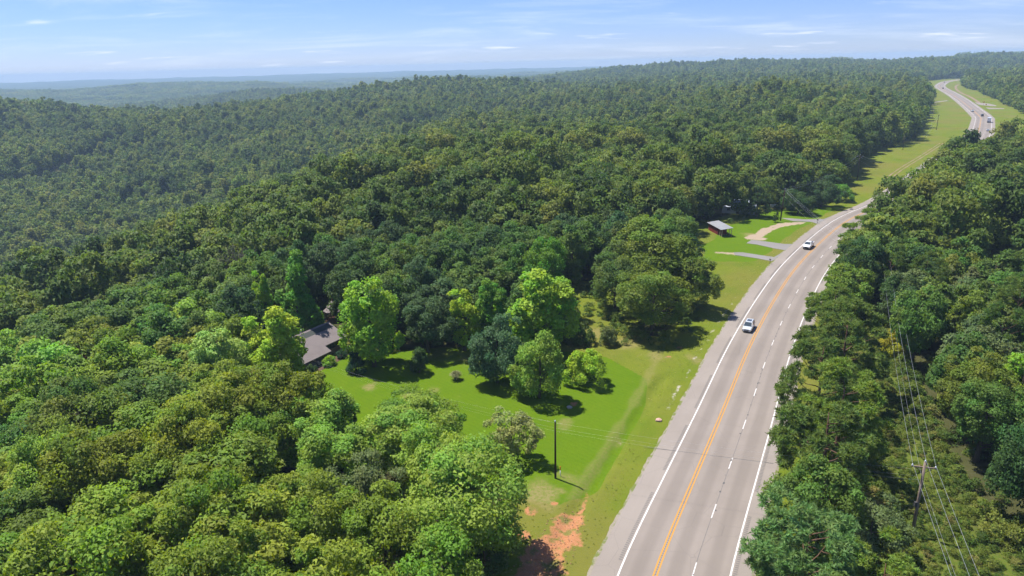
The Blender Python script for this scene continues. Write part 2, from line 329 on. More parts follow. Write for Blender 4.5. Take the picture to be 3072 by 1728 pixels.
def gravelm():
    m, t, o = mat('gravel'); P = N(t, 'ShaderNodeNewGeometry').outputs['Position']
    n = noise(t, P, 5, 5, 0.75); n2 = noise(t, P, 0.7, 4)
    c = mixc(t, n, (0.156, 0.133, 0.094), (0.343, 0.304, 0.250)); c = mixc(t, maprange(t, n2, 0.46, 0.60, 0, 0.9), c, (0.12, 0.15, 0.03))
    bsdf(t, o, c, 0.95, 0.1, 0, n, 0.05, 0.7); return m
M_GRAVEL = gravelm()
def paint(name, col, dirt):
    m, t, o = mat(name); P = N(t, 'ShaderNodeNewGeometry').outputs['Position']
    n = noise(t, P, 6, 5, 0.7); n2 = noise(t, P, 1.0, 4)
    c = mixc(t, maprange(t, n, 0.5, 0.72, 0, 0.6), col, dirt); c = mixc(t, maprange(t, n2, 0.45, 0.75, 0, 0.4), c, dirt)
    bsdf(t, o, c, 0.7, 0.3); return m
M_WHITE = paint('white_road_paint', (0.624, 0.608, 0.585), (0.351, 0.328, 0.304)); M_YEL = paint('yellow_road_paint', (0.484, 0.234, 0.035), (0.312, 0.203, 0.086))
M_SEAL = simple('crack_sealant', (0.10, 0.095, 0.09), 0.8, 0.2)

# ------------------------------------------------------------------ mesh helpers
class MB:
    def __init__(s): s.v = []; s.f = []; s.uv = []
    def add(s, vs, fs):
        o = len(s.v); s.v += [tuple(map(float, q)) for q in vs]; s.f += [tuple(i + o for i in f) for f in fs]; return s
    def box(s, c, d, rz=0.0, taper=1.0):
        x, y, z = d[0] / 2, d[1] / 2, d[2] / 2; ca, sa = math.cos(rz), math.sin(rz); P = []
        for k in (-1, 1):
            tp = taper if k > 0 else 1
            for a, b in ((-1, -1), (1, -1), (1, 1), (-1, 1)):
                px, py = a * x * tp, b * y * tp; P.append((c[0] + px * ca - py * sa, c[1] + px * sa + py * ca, c[2] + k * z))
        return s.add(P, [(3, 2, 1, 0), (4, 5, 6, 7), (0, 1, 5, 4), (1, 2, 6, 5), (2, 3, 7, 6), (3, 0, 4, 7)])
    def tube(s, pts, r, n=6, cap=True):
        pts = [Vector(p) for p in pts]; R = r if hasattr(r, '__len__') else [r] * len(pts); o = len(s.v)
        for i, p in enumerate(pts):
            d = (pts[min(i + 1, len(pts) - 1)] - pts[max(i - 1, 0)]).normalized()
            a = d.cross(Vector((0, 0, 1)) if abs(d.z) < 0.9 else Vector((1, 0, 0))).normalized(); b = d.cross(a)
            for k in range(n):
                an = 2 * math.pi * k / n; q = p + (a * math.cos(an) + b * math.sin(an)) * R[i]; s.v.append(tuple(q))
        for i in range(len(pts) - 1):
            for k in range(n):
                k2 = (k + 1) % n; s.f.append((o + i * n + k, o + i * n + k2, o + (i + 1) * n + k2, o + (i + 1) * n + k))
        if cap:
            s.f.append(tuple(o + k for k in range(n))[::-1]); e = o + (len(pts) - 1) * n; s.f.append(tuple(e + k for k in range(n)))
        return s
    def prism(s, poly, h0, h1, axis='y'):                # polygon in (a,b), extruded
        n = len(poly); P = []
        for h in (h0, h1):
            for a, b in poly: P.append({'y': (a, h, b), 'x': (h, a, b), 'z': (a, b, h)}[axis])
        return s.add(P, [tuple(range(n))[::-1], tuple(range(n, 2 * n))] + [(i, (i + 1) % n, n + (i + 1) % n, n + i) for i in range(n)])
    def mesh(s, name, smooth_=False):
        me = bpy.data.meshes.new(name); me.from_pydata(s.v, [], s.f); me.update()
        if smooth_: me.polygons.foreach_set('use_smooth', [True] * len(me.polygons))
        return me
    def build(s, name, m, parent=None, smooth_=False, bevel=0.0, fix=True):
        me = s.mesh(name, smooth_); me.materials.append(m)
        if fix:
            bm_ = bmesh.new(); bm_.from_mesh(me); bmesh.ops.recalc_face_normals(bm_, faces=bm_.faces)
            if bevel: bmesh.ops.bevel(bm_, geom=bm_.edges[:], offset=bevel, segments=1, affect='EDGES', clamp_overlap=True)
            bm_.to_mesh(me); bm_.free()
        return obj(name, me, parent)
def obj(name, me, parent=None):
    o = bpy.data.objects.new(name, me); COL.objects.link(o)
    if parent is not None: o.parent = parent
    return o
def tag(o, label=None, cat=None, group=None, kind=None):
    if label: o['label'] = label
    if cat: o['category'] = cat
    if group: o['group'] = group
    if kind: o['kind'] = kind
    return o
def empty(name, loc=(0, 0, 0), rz=0.0):
    o = bpy.data.objects.new(name, None); COL.objects.link(o); o.location = tuple(map(float, loc)); o.rotation_euler = (0, 0, rz); o.empty_display_size = 0.5; return o
def fast_mesh(name, V, nper, nf, mats, attrs=None, midx=None):
    """V: (nf*nper,3) unshared verts"""
    me = bpy.data.meshes.new(name); me.vertices.add(len(V)); me.vertices.foreach_set('co', np.ascontiguousarray(V, np.float32).ravel())
    me.loops.add(nf * nper); me.loops.foreach_set('vertex_index', np.arange(nf * nper, dtype=np.int32))
    me.polygons.add(nf); me.polygons.foreach_set('loop_start', np.arange(0, nf * nper, nper, dtype=np.int32))
    for m in mats: me.materials.append(m)
    me.update(calc_edges=True)
    for k, a in (attrs or {}).items():
        at = me.attributes.new(k, 'FLOAT', 'FACE'); at.data.foreach_set('value', np.ascontiguousarray(a, np.float32))
    return me

# ------------------------------------------------------------------ ground sheet (fine in front, coarse behind), reaching the far hills
def build_ground():
    r = [2.0]
    while r[-1] < 10300:
        q = r[-1]; r.append(q * (1.12 if q < 34 else 1.008 if q < 330 else 1.016 if q < 1500 else 1.03))
    r = np.array(r)
    a = np.radians(np.r_[np.arange(-180, -52, 4.0), np.arange(-52, 52.01, 0.22), np.arange(56, 180, 4.0)])
    R_, A_ = np.meshgrid(r, a, indexing='ij'); X = (R_ * np.sin(A_)).ravel(); Y = (R_ * np.cos(A_)).ravel()
    off, ss = road_off(X, Y)
    Z = hz(X, Y, off)
    near = (np.hypot(X, Y) < 1800)
    att = {k: np.zeros(len(X)) for k in ('far', 'brush', 'verge', 'lawn', 'bare', 'dirt', 'track', 'gravel')}
    att['far'] = smooth(1500, 2600, np.hypot(X, Y))
    I = np.where(near)[0]; x, y, o_ = X[I], Y[I], off[I]; wn = wob(x, y, 2.0); w5 = wob(x, y, 6)
    cl = poly_sd(x, y, LEFT_CLEAR) + 1.2 * wn
    rv = smooth(-0.5, 2.5, np.where(y < 240, 17.5, np.where(y < 350, 20, 44)) + 2 * w5 - o_) * (o_ > 0)
    lv = smooth(-2, 2, cl + np.where(x > 8, 7.0, 0.0)) * (o_ <= 0.5)
    att['verge'][I] = np.maximum(lv, rv)
    att['brush'][I] = smooth(-3, 2, poly_sd(x, y, BRUSH) + 1.5 * wn)
    la = smooth(-0.25, 0.5, poly_sd(x, y, LAWN) + 0.15 * wn)
    dl = smooth(-0.6, 1.2, poly_sd(x, y, DRIVE_LAWN) + 0.6 * wn) * 0.85
    att['lawn'][I] = np.maximum(la, dl)
    ba = np.zeros(len(I))
    for cx_, cy_, rr, st in [(-24.5, 108.5, 1.6, .75), (-17.5, 104, 2.0, .6), (-13.5, 105.5, 1.2, .6), (-8, 119, 3.5, .5), (-14, 121, 3, .4), (3, 75.5, 3.2, .8), (-1, 76.5, 3, .7), (6.5, 79, 1.6, .5), (7.4, 93.3, 1.6, .5), (5.2, 76.3, 1.3, .6),
                             (26, 118, 2.2, .6), (22, 124, 3.0, .6), (17, 130, 3, .5), (14.5, 88, 1.4, .35), (74, 209, 2.5, .8), (33, 116, 1.8, .6)]:
        d = np.hypot(x - cx_, (y - cy_) * 0.8); ba = np.maximum(ba, st * smooth(rr, rr * 0.35, d + 0.8 * wob(x, y, 0.7)))
    ba = np.maximum(ba, 0.35 * smooth(1.0, 0.2, np.abs(o_ + 13.8 + 1.0 * np.sin(y * 0.06)) + 0.5 * wn) * (y < 116) * (y > 74))      # worn wheel line in the verge
    att['bare'][I] = ba
    di = smooth(-1.1, 0.7, poly_sd(x, y, DIRT) + 1.1 * wob(x, y, 0.8)); di = np.maximum(di, smooth(0.5, 0.15, np.abs(o_ + 11.6 + 0.5 * np.sin(y * 0.5)) + 0.2 * wn) * smooth(79, 72, y) * 0.85)
    for cx_, cy_, rr in [(0.6, 67.6, 1.3), (1.6, 72, 1.4), (4.6, 73.4, .9), (9.5, 99.8, 0.8), (28.5, 117.5, 0.7), (31.6, 121.5, 1.0)]: di = np.maximum(di, smooth(rr, rr * .4, np.hypot(x - cx_, y - cy_) + .3 * wn))
    att['dirt'][I] = di
    tk = np.zeros(len(I))
    T1 = [G(2640, 551), G(2700, 505), G(2760, 470), G(2805, 440), G(2830, 425)]          # two-wheel sandy track beside the far field
    s4 = lambda a_, b_: G(2640 + a_ * 432 / 2576, 220 + b_ * 200 / 1193)[:2]
    for T, w_ in [([s4(800, 175), s4(740, 250)], 4), ([s4(800, 280), s4(800, 330), s4(850, 390)], 4), ([s4(830, 230), s4(930, 185)], 3),
                  ([G(2050 + 455 * .23465, 520 + 1015 * .23465)[:2], G(2050 + 660 * .23465, 520 + 1032 * .23465)[:2]], 1.6)]:
        tk = np.maximum(tk, 0.9 * smooth(w_, w_ * 0.5, line_d(x, y, T) + 0.5 * wn))
    TD = [(73, 204), (76.5, 207.5), (81, 214), (86, 219), (91, 222), (96, 223)]
    for q in (-0.8, 0.8):
        tk = np.maximum(tk, smooth(1.3, 0.7, line_d(x, y, [(a_ + 0.8 * q, b_ - 0.6 * q) for a_, b_ in TD]) + 0.3 * wn))
    tk = np.maximum(tk, smooth(4.2, 2.0, np.hypot(x - 74.5, (y - 205) * .9) + 1.2 * wob(x, y, 1)))
    att['track'][I] = tk
    gr = smooth(0.5, 0.1, np.abs(o_ + 8.0 + 0.35 * wob(x, y, 1.5))) * (y > 96) * (y < 150) * 0.5; att['gravel'][I] = gr * (wob(x, y, .9) > -0.2)
    # ditch and field roughness
    Z[I] -= 0.35 * smooth(1.6, 0.2, np.abs(o_ + 11.5)) * (y < 110)
    nr, na = len(r), len(a); idx = np.arange(nr * na).reshape(nr, na)
    j2 = np.roll(np.arange(na), -1)
    q = np.stack([idx[:-1], idx[1:], idx[1:][:, j2], idx[:-1][:, j2]], -1).reshape(-1, 4)
    me = bpy.data.meshes.new('ground'); V = np.stack([X, Y, Z], -1); V = np.vstack([V, [[0, 0, 0]]])
    tri = np.stack([np.full(na, nr * na), idx[0], idx[0][j2]], -1)
    me.vertices.add(len(V)); me.vertices.foreach_set('co', V.astype(np.float32).ravel())
    li = np.r_[q.ravel(), tri.ravel()].astype(np.int32); me.loops.add(len(li)); me.loops.foreach_set('vertex_index', li)
    ls = np.r_[np.arange(len(q)) * 4, len(q) * 4 + np.arange(len(tri)) * 3].astype(np.int32); me.polygons.add(len(ls)); me.polygons.foreach_set('loop_start', ls)
    me.update(calc_edges=True); me.polygons.foreach_set('use_smooth', np.ones(len(ls), bool)); me.materials.append(M_GROUND)
    if me.polygons[0].normal.z < 0 or me.polygons[len(q) // 2].normal.z < 0: me.flip_normals()
    for k, v in att.items():
        a_ = me.attributes.new(k, 'FLOAT', 'POINT'); a_.data.foreach_set('value', np.r_[v, 0].astype(np.float32))
    o = obj('ground', me); tag(o, 'grassy and wooded ground rolling away to the far ridges', 'ground', kind='structure'); return o
build_ground()

# ------------------------------------------------------------------ highway
def ribbon(name, o0, o1, z0, z1, m, s0=0.0, s1=None, step=3.0, parent=None, wig=None):
    s1 = RS[-1] - 1 if s1 is None else s1
    ss = np.arange(s0, s1 + 1e-6, step) if s1 - s0 > step else np.array([s0, s1])
    if ss[-1] < s1 - 1e-3: ss = np.r_[ss, s1]
    b = MB(); UV = []
    for i, s in enumerate(ss):
        e0 = wig(s) if wig else 0.0
        b.v.append(tuple(road_at(s, o0 + (e0 if o0 < o1 and abs(o0) > abs(o1) else 0), z0))); b.v.append(tuple(road_at(s, o1 + (e0 if abs(o1) > abs(o0) else 0), z1))); UV += [(o0, s), (o1, s)]
    for i in range(len(ss) - 1): b.f.append((2 * i, 2 * i + 1, 2 * i + 3, 2 * i + 2))
    me = b.mesh(name); me.materials.append(m); ul = me.uv_layers.new(name='UVMap')
    vi = np.zeros(len(me.loops), np.int32); me.loops.foreach_get('vertex_index', vi); ul.data.foreach_set('uv', np.array(UV, np.float32)[vi].ravel())
    if me.polygons[0].normal.z < 0: me.flip_normals()
    return obj(name, me, parent)
LANE = 3.65; Z0 = 0.12
hw = ribbon('highway', -LANE, 2 * LANE, Z0, Z0, M_ROAD); tag(hw, 'pale grey three-lane highway curving away to the right', 'road', kind='structure')
ribbon('shoulder', -LANE - 2.75, -LANE, Z0 - 0.05, Z0, M_SHLD, parent=hw); ribbon('shoulder', 2 * LANE, 2 * LANE + 2.0, Z0, Z0 - 0.05, M_SHLD, parent=hw)
wg = lambda s: 0.16 * math.sin(s * 0.9) + 0.12 * math.sin(s * 2.3 + 1) + 0.1 * math.sin(s * 0.31)
ribbon('gravel_edge', -LANE - 3.45, -LANE - 2.75, -0.06, Z0 - 0.055, M_GRAVEL, parent=hw, step=1.0, wig=wg, s1=700); ribbon('gravel_edge', 2 * LANE + 2.0, 2 * LANE + 2.7, Z0 - 0.055, -0.06, M_GRAVEL, parent=hw, step=1.0, wig=wg, s1=700)
ribbon('gravel_edge', -LANE - 3.6, -LANE - 2.75, -0.08, Z0 - 0.055, M_GRAVEL, parent=hw, s0=700); ribbon('gravel_edge', 2 * LANE + 2.0, 2 * LANE + 2.8, Z0 - 0.055, -0.08, M_GRAVEL, parent=hw, s0=700)
ribbon('edge_line', -LANE - 0.09, -LANE + 0.09, Z0 + .004, Z0 + .004, M_WHITE, parent=hw); ribbon('edge_line', 2 * LANE - 0.09, 2 * LANE + 0.09, Z0 + .004, Z0 + .004, M_WHITE, parent=hw)
ribbon('centre_line', -0.27, -0.10, Z0 + .004, Z0 + .004, M_YEL, parent=hw); ribbon('centre_line', 0.10, 0.27, Z0 + .004, Z0 + .004, M_YEL, parent=hw)
ribbon('lane_seam', LANE - 0.035, LANE + 0.035, Z0 + .002, Z0 + .002, simple('seam', (.15, .14, .13), .9, .1, 0, .35, 2), parent=hw, s1=500)
_, s_d = road_off([34.1], [92.0]); sd0 = s_d[0] % 11.55
for k in range(0, 52):
    s = sd0 + 11.55 * k
    ribbon('lane_dash', LANE - 0.058, LANE + 0.058, Z0 + .004, Z0 + .004, M_WHITE, s0=s - 1.5, s1=s + 1.5, parent=hw)
def bars(name, off, width, s0, s1, pitch, blen, m):
    b = MB()
    s = s0
    while s < s1:
        if (s % 19.0) < 13.5 or name == 'crack_seal':
            P = [road_at(s - blen / 2, off - width / 2, Z0 + .0065), road_at(s - blen / 2, off + width / 2, Z0 + .0065), road_at(s + blen / 2, off + width / 2, Z0 + .0065), road_at(s + blen / 2, off - width / 2, Z0 + .0065)]
            b.add(P, [(0, 1, 2, 3)])
        s += pitch
    o = b.build(name, m, hw, fix=False); o['kind'] = 'stuff'; return o
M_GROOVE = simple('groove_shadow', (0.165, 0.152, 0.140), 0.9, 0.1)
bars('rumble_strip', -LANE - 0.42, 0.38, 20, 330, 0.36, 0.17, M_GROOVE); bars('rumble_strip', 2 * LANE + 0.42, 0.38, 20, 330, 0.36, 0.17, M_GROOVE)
# narrow grooves between the yellow lines, a straight joint across the road, tar dots along the lane seam
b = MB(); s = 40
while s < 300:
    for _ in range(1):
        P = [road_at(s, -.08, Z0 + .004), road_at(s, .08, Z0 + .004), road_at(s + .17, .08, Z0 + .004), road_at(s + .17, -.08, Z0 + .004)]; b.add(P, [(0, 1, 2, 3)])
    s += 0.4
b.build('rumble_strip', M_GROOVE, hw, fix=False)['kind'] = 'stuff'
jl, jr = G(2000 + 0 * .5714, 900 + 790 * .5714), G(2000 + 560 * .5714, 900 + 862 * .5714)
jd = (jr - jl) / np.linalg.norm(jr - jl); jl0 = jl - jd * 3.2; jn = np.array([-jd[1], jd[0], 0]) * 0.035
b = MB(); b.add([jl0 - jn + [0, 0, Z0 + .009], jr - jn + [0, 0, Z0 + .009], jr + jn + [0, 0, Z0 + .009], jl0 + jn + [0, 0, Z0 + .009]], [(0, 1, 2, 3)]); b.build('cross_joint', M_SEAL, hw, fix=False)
b = MB(); rr = random.Random(3)
for k in range(70):
    s = rr.uniform(40, 330); o_ = LANE + rr.gauss(0, 0.12); a_ = rr.uniform(.08, .3); c_ = rr.uniform(.05, .14)
    b.add([road_at(s - a_, o_ - c_, Z0 + .0075), road_at(s - a_ * .6, o_ + c_, Z0 + .0075), road_at(s + a_, o_ + c_ * .7, Z0 + .0075), road_at(s + a_ * .7, o_ - c_, Z0 + .0075)], [(0, 1, 2, 3)])
o = b.build('tar_spots', M_SEAL, hw, fix=False); o['kind'] = 'stuff'

def slab(name, poly, z, m, label, cat):
    P = [(float(a), float(c)) for a, c in poly]
    bm_ = bmesh.new(); vs_ = [bm_.verts.new((a, c, z)) for a, c in P]; f = bm_.faces.new(vs_)
    if f.normal.z < 0: f.normal_flip()
    bm_.normal_update(); ex = bmesh.ops.extrude_face_region(bm_, geom=[f]); 
    for v in [e for e in ex['geom'] if isinstance(e, bmesh.types.BMVert)]: v.co.z = z - 0.14
    bmesh.ops.recalc_face_normals(bm_, faces=bm_.faces)
    me = bpy.data.meshes.new(name); bm_.to_mesh(me); bm_.free(); me.materials.append(m); me.uv_layers.new(name='UVMap')
    return tag(obj(name, me), label, cat, kind='structure')
g2 = lambda x, y: tuple(G(2100 + x * .13805, 560 + y * .13805)[:2])
g3 = lambda x, y: tuple(G(2050 + x * .23465, 520 + y * .23465)[:2])
slab('driveway', [g3(640, 1012), g3(760, 1012), g3(1000, 1050), g3(1160, 1072), g3(1290, 1000), g3(1340, 985), g3(1130, 1125), g3(950, 1090), g3(660, 1045)], 0.055, M_DRIVE, 'narrow paved driveway mouth nearest the camera below the red shed', 'driveway')
slab('driveway', [g3(805, 895), g3(870, 852), g3(1020, 868), g3(1290, 905), g3(1400, 905), g3(1470, 885), g3(1300, 985), g3(1180, 965), g3(940, 912)], 0.055, M_DRIVE, 'paved driveway apron in front of the red shed', 'driveway')
slab('driveway', [g3(1250, 572), g3(1290, 572), g3(1560, 590), g3(1800, 585), g3(1900, 545), g3(1720, 650), g3(1640, 622), g3(1400, 612)], 0.055, M_DRIVE, 'paved driveway beside the leaning utility pole', 'driveway')
g4 = lambda x, y: tuple(G(2640 + x * 432 / 2576, 220 + y * 200 / 1193)[:2])
slab('driveway', [g4(890, 518), g4(1190, 484), g4(1235, 492), g4(900, 534)], 0.06, M_SHLD, 'pale driveway crossing the far field to the highway', 'driveway')
slab('driveway', [g4(560, 262), g4(720, 245), g4(960, 234), g4(960, 244), g4(730, 256), g4(560, 276)], 0.06, M_SHLD, 'pale driveway to the white buildings near the far bend', 'driveway')
slab('driveway', [g4(1690, 520), g4(1930, 540), g4(2080, 572), g4(2080, 590), g4(1900, 580), g4(1760, 560)], 0.06, M_SHLD, 'pale gravel driveway beside the yellow warning sign', 'driveway')
slab('driveway', [g4(1890, 612), g4(2220, 628), g4(2220, 640), g4(1940, 640)], 0.06, M_SHLD, 'pale gravel driveway nearer than the yellow warning sign', 'driveway')
slab('driveway', [(-60, 100), (-46, 94), (-40, 88), (-36, 84), (-40, 80), (-48, 86), (-62, 92)], hz1(-48, 90) + 0.05, M_DRIVE, 'grey parking pad glimpsed between the trees left of the lawn', 'driveway')

def path(name, pts, offs, w_, z, m, label):
    P, _ = resample(catmull(np.array([p[:2] for p in pts], float), 10), 2.0); T = np.gradient(P, axis=0); T /= np.linalg.norm(T, axis=1)[:, None]; Q = np.stack([T[:, 1], -T[:, 0]], -1); b = MB(); rr_ = np.random.default_rng(9)
    for o_ in offs:
        n0 = len(b.v); ww = w_ * (1 + .35 * np.sin(np.arange(len(P)) * .7 + o_) + rr_.normal(0, .12, len(P))); ww[0] = ww[-1] = .05
        for i in range(len(P)):
            for sg in (-.5, .5): q = P[i] + Q[i] * (o_ + sg * ww[i]); b.v.append((q[0], q[1], z))
        for i in range(len(P) - 1): b.f.append((n0 + 2 * i, n0 + 2 * i + 1, n0 + 2 * i + 3, n0 + 2 * i + 2))
    o = b.build(name, m, fix=False); return tag(o, label, 'track', kind='structure')
M_SAND = simple('sandy_track', (.24, .175, .115), .95, .05, 0, .3, .8)
path('dirt_track', [G(2648, 549), G(2700, 509), G(2760, 472), G(2805, 443), G(2826, 429)], (-.9, .9), .5, .03, M_SAND, 'pair of sandy wheel ruts beside the road along the long field')
path('dirt_track', [(*g4(*q), 0) for q in ((1410, 200), (1355, 235), (1380, 300), (1480, 365), (1600, 415), (1740, 500), (1770, 530))], (0,), 3.2, .04, M_SAND, 'winding sandy track on the right verge of the far bend')

# ------------------------------------------------------------------ tree meshes
def unit(v): return v / (np.linalg.norm(v, axis=-1, keepdims=True) + 1e-9)
def leaves(r, C, O, pr, nleaf, ls, flat=0.78, spread=0.28, upb=0.5, hue=None):
    """puff centres C, outward O, radii pr -> rhombic leaf sprays"""
    n = len(C) * nleaf; ci = np.repeat(np.arange(len(C)), nleaf)
    d = unit(r.normal(size=(n, 3))); ax = unit(O[ci] + np.array([0, 0, 0.55])); dt = (d * ax).sum(1)
    d = np.where((dt < -0.15)[:, None], d - 2 * dt[:, None] * ax * 0.9, d); d = unit(d)
    rad = pr[ci] * (1 - np.abs(r.normal(0, spread, n)).clip(0, 0.8))
    # lumps on the puff
    lum = 1 + 0.16 * np.sin(d[:, 0] * 7 + ci * 1.7) * np.sin(d[:, 1] * 7 + ci * 2.3) + 0.10 * np.sin(d[:, 2] * 11 + ci)
    p = C[ci] + d * (rad * lum)[:, None] * np.array([1, 1, flat])
    nr = unit(d * 0.75 + np.array([0, 0, upb]) + r.normal(size=(n, 3)) * 0.5)
    a = unit(np.cross(nr, r.normal(size=(n, 3)))); bb = np.cross(nr, a)
    le = ls * r.uniform(0.65, 1.35, n)[:, None]; wd = le * r.uniform(0.42, 0.62, n)[:, None]
    dn = nr * le * 0.16
    V = np.stack([p + a * le * .5 - dn, p + bb * wd * .5 + dn, p - a * le * .5 - dn, p - bb * wd * .5 + dn], 1).reshape(-1, 3)
    tint = r.uniform(0, 1, n) * 0.6 + 0.4 * r.uniform(0, 1, len(C))[ci]
    return V, tint, (hue[ci] if hue is not None else r.uniform(0, 1, len(C))[ci])
def crown_puffs(r, H, R, hb, n, prof, pk):
    t = np.sort(r.uniform(0, 1, n * 3)); P = prof(t); keep = r.uniform(0, 1, n * 3) < (0.25 + 0.75 * P / P.max()); t = t[keep][:]; 
    t = t[np.linspace(0, len(t) - 1, n).astype(int)]; r.shuffle(t)
    az = (np.arange(n) * 2.39996 + r.normal(0, 0.3, n)); ph = r.uniform(0, 6.28, 3)
    asym = 1 + 0.14 * np.sin(az + ph[0]) + 0.12 * np.sin(2 * az + ph[1]) + 0.08 * np.sin(3 * az + ph[2] + 3 * t)
    pr = R * r.uniform(pk[0], pk[1], n); rr_ = np.maximum(prof(t) * R * asym - pr * 0.75, 0.05 * R) * r.uniform(0.82, 1.04, n)
    C = np.stack([np.cos(az) * rr_, np.sin(az) * rr_, hb + t * (H - hb) - pr * 0.55 * smooth(0.6, 1.0, t) + r.normal(0, 0.15, n)], -1)
    ctr = np.array([0, 0, hb + 0.40 * (H - hb)])
    if n >= 40:                                         # limbs carry the foliage in separate lobes
        nl = int(r.integers(7, 11)); la = np.arange(nl) * 2.39996 + r.uniform(0, 6.28); lz = r.uniform(-.35, .95, nl); ld = unit(np.stack([np.cos(la), np.sin(la), lz], -1)); lf = r.uniform(.78, 1.22, nl)
        ldist = np.linalg.norm(C - ctr, axis=1); cd = unit((C - ctr) / np.array([R, R, .5 * (H - hb)])); k = (cd @ ld.T).argmax(1); D = (ld[k] * np.array([R, R, .5 * (H - hb)])); D = unit(D) * ldist[:, None]
        C = ctr + ((C - ctr) * .70 + D * .30) * lf[k][:, None]
    O = unit(C - ctr)
    return C, O, pr
PROF = {'round': lambda t: np.sin(np.pi * (0.10 + 0.86 * t)) ** 0.55, 'oak': lambda t: np.sin(np.pi * (0.18 + 0.78 * t) ** 0.9) ** 0.5, 'cone': lambda t: (1.02 - t) ** 0.75 * (0.55 + 0.45 * smooth(0, 0.18, t)),
        'tulip': lambda t: np.sin(np.pi * (0.15 + 0.81 * t) ** 0.95) ** 0.6 * (1 - 0.15 * t), 'shrub': lambda t: np.sin(np.pi * (0.35 + 0.62 * t)) ** 0.5}
def trunk_mesh(r, name, H, hb, r0, C, m, nl=9, lean=0.02):
    b = MB(); top = 0.82 * H; ax = np.array([r.normal(0, lean), r.normal(0, lean)])
    pts = [(ax[0] * z + 0.08 * math.sin(z * 0.7), ax[1] * z + 0.06 * math.cos(z * 0.9), z) for z in np.linspace(-0.4, top, 7)]
    b.tube(pts, list(r0 * np.array([1.35, 1.0, .85, .68, .5, .33, .12])), 7)
    if len(C):
        for k in r.choice(len(C), min(nl, len(C)), replace=False):
            c = C[k]; z0 = max(hb * 0.75, c[2] - 0.45 * np.hypot(c[0], c[1]) - 0.6); z0 = min(z0, top * 0.9); s = np.array([ax[0] * z0, ax[1] * z0, z0]); mid = s * .5 + c * .5 + [0, 0, -0.25 + r.normal(0, .15)]
            q = r0 * (0.45 - 0.25 * z0 / H); b.tube([s, s * .7 + mid * .3 + [0, 0, .1], mid, c], [q, q * .8, q * .55, q * .2], 5, False)
    me = b.mesh(name, True); me.materials.append(m); return me
def broadleaf(name, seed, H, R, hbf, npuff, nleaf, ls, prof, pk=(0.22, 0.36), lod=False, m=None):
    r = np.random.default_rng(seed); hb = H * hbf
    C, O, pr = crown_puffs(r, H, R, hb, npuff, PROF[prof], pk)
    hue = r.uniform(0, 1, len(C))
    V, ti, hu = leaves(r, C, O, pr, nleaf, ls, hue=hue)
    # sparse inner leaves
    ni = max(1, npuff // 3); Ci = C[:ni] * np.array([.45, .45, .9]); V2, t2, h2 = leaves(r, Ci, O[:ni], pr[:ni] * 1.3, max(4, nleaf // 2), ls * 1.25, hue=hue[:ni])
    V = np.vstack([V, V2]); ti = np.r_[ti, t2]; hu = np.r_[hu, h2]
    me = fast_mesh(name + '_crown', V, 4, len(V) // 4, [m or M_LEAF], {'tint': ti, 'hue': hu})
    tm = None if lod else trunk_mesh(r, name + '_trunk', H, hb, 0.022 * H, C, M_BARK)
    return dict(crown=me, trunk=tm, H=H, W=2 * R)
def needles(r, C, n, ln, wd, upb=0.35):
    ci = np.repeat(np.arange(len(C)), n); d = unit(r.normal(size=(len(ci), 3)) + np.array([0, 0, upb])); a = unit(np.cross(d, r.normal(size=d.shape)))
    l_ = ln * r.uniform(.7, 1.25, len(ci))[:, None]; w_ = wd * r.uniform(.7, 1.3, len(ci))[:, None]; p = C[ci] + d * l_ * 0.12
    V = np.stack([p - a * w_ * .5, p + a * w_ * .5, p + d * l_ + a * w_ * .12], 1).reshape(-1, 3)
    return V, 0.5 * r.uniform(0, 1, len(ci)) + 0.5 * r.uniform(0, 1, len(C))[ci], r.uniform(0, 1, len(C))[ci]
def pine(name, seed, H, R, hbf, nb, tpb, prof, lod=False, m=None, nn=17, ln=0.50, wd=0.13):
    r = np.random.default_rng(seed); hb = H * hbf; C, O, pr = crown_puffs(r, H, R, hb, nb, prof, (0.17, 0.27))
    ci = np.repeat(np.arange(nb), tpb); d = unit(r.normal(size=(len(ci), 3))); ax = unit(O[ci] + [0, 0, .7]); dt = (d * ax).sum(1); d = np.where((dt < -.2)[:, None], d - 2 * dt[:, None] * ax, d)
    T = C[ci] + d * (pr[ci] * r.uniform(.5, 1.0, len(ci)))[:, None] * np.array([1, 1, .62])
    V, ti, hu = needles(r, T, nn, ln, wd)
    me = fast_mesh(name + '_crown', V, 3, len(V) // 3, [m or M_LEAF], {'tint': ti, 'hue': hu})
    tm = None if lod else trunk_mesh(r, name + '_trunk', H, hb, 0.018 * H, C, M_BARKP, 16)
    return dict(crown=me, trunk=tm, H=H, W=2 * R)
pp = lambda t: np.sin(np.pi * (0.20 + 0.76 * t) ** 0.9) ** 0.6
TREES = {}
for i, (H_, R_, hb_, pf) in enumerate([(13, 5.2, .22, 'oak'), (14, 5.0, .20, 'round'), (12, 5.4, .24, 'oak'), (15, 4.9, .22, 'round'), (13, 4.6, .18, 'oak'), (12.5, 5.0, .26, 'round'), (14.5, 5.6, .2, 'oak')]):
    TREES['oak%d' % i] = broadleaf('oak', 100 + i, H_, R_, hb_, 78, 165, 0.37, pf, (.18, .32))
for i in range(7):
    TREES['oakf%d' % i] = broadleaf('oakf', 150 + i, 13 + (i % 3), 5.0 + .2 * (i % 4), .16, 66, 84, 0.60, ('oak', 'round')[i % 2], (.19, .33))
for i, (H_, R_, hb_, pf) in enumerate([(14, 4.2, .10, 'tulip'), (13, 4.4, .08, 'tulip'), (15, 3.8, .12, 'tulip')]):
    TREES['tulip%d' % i] = broadleaf('tulip', 200 + i, H_, R_, hb_, 78, 140, 0.42, pf, (.19, .32))
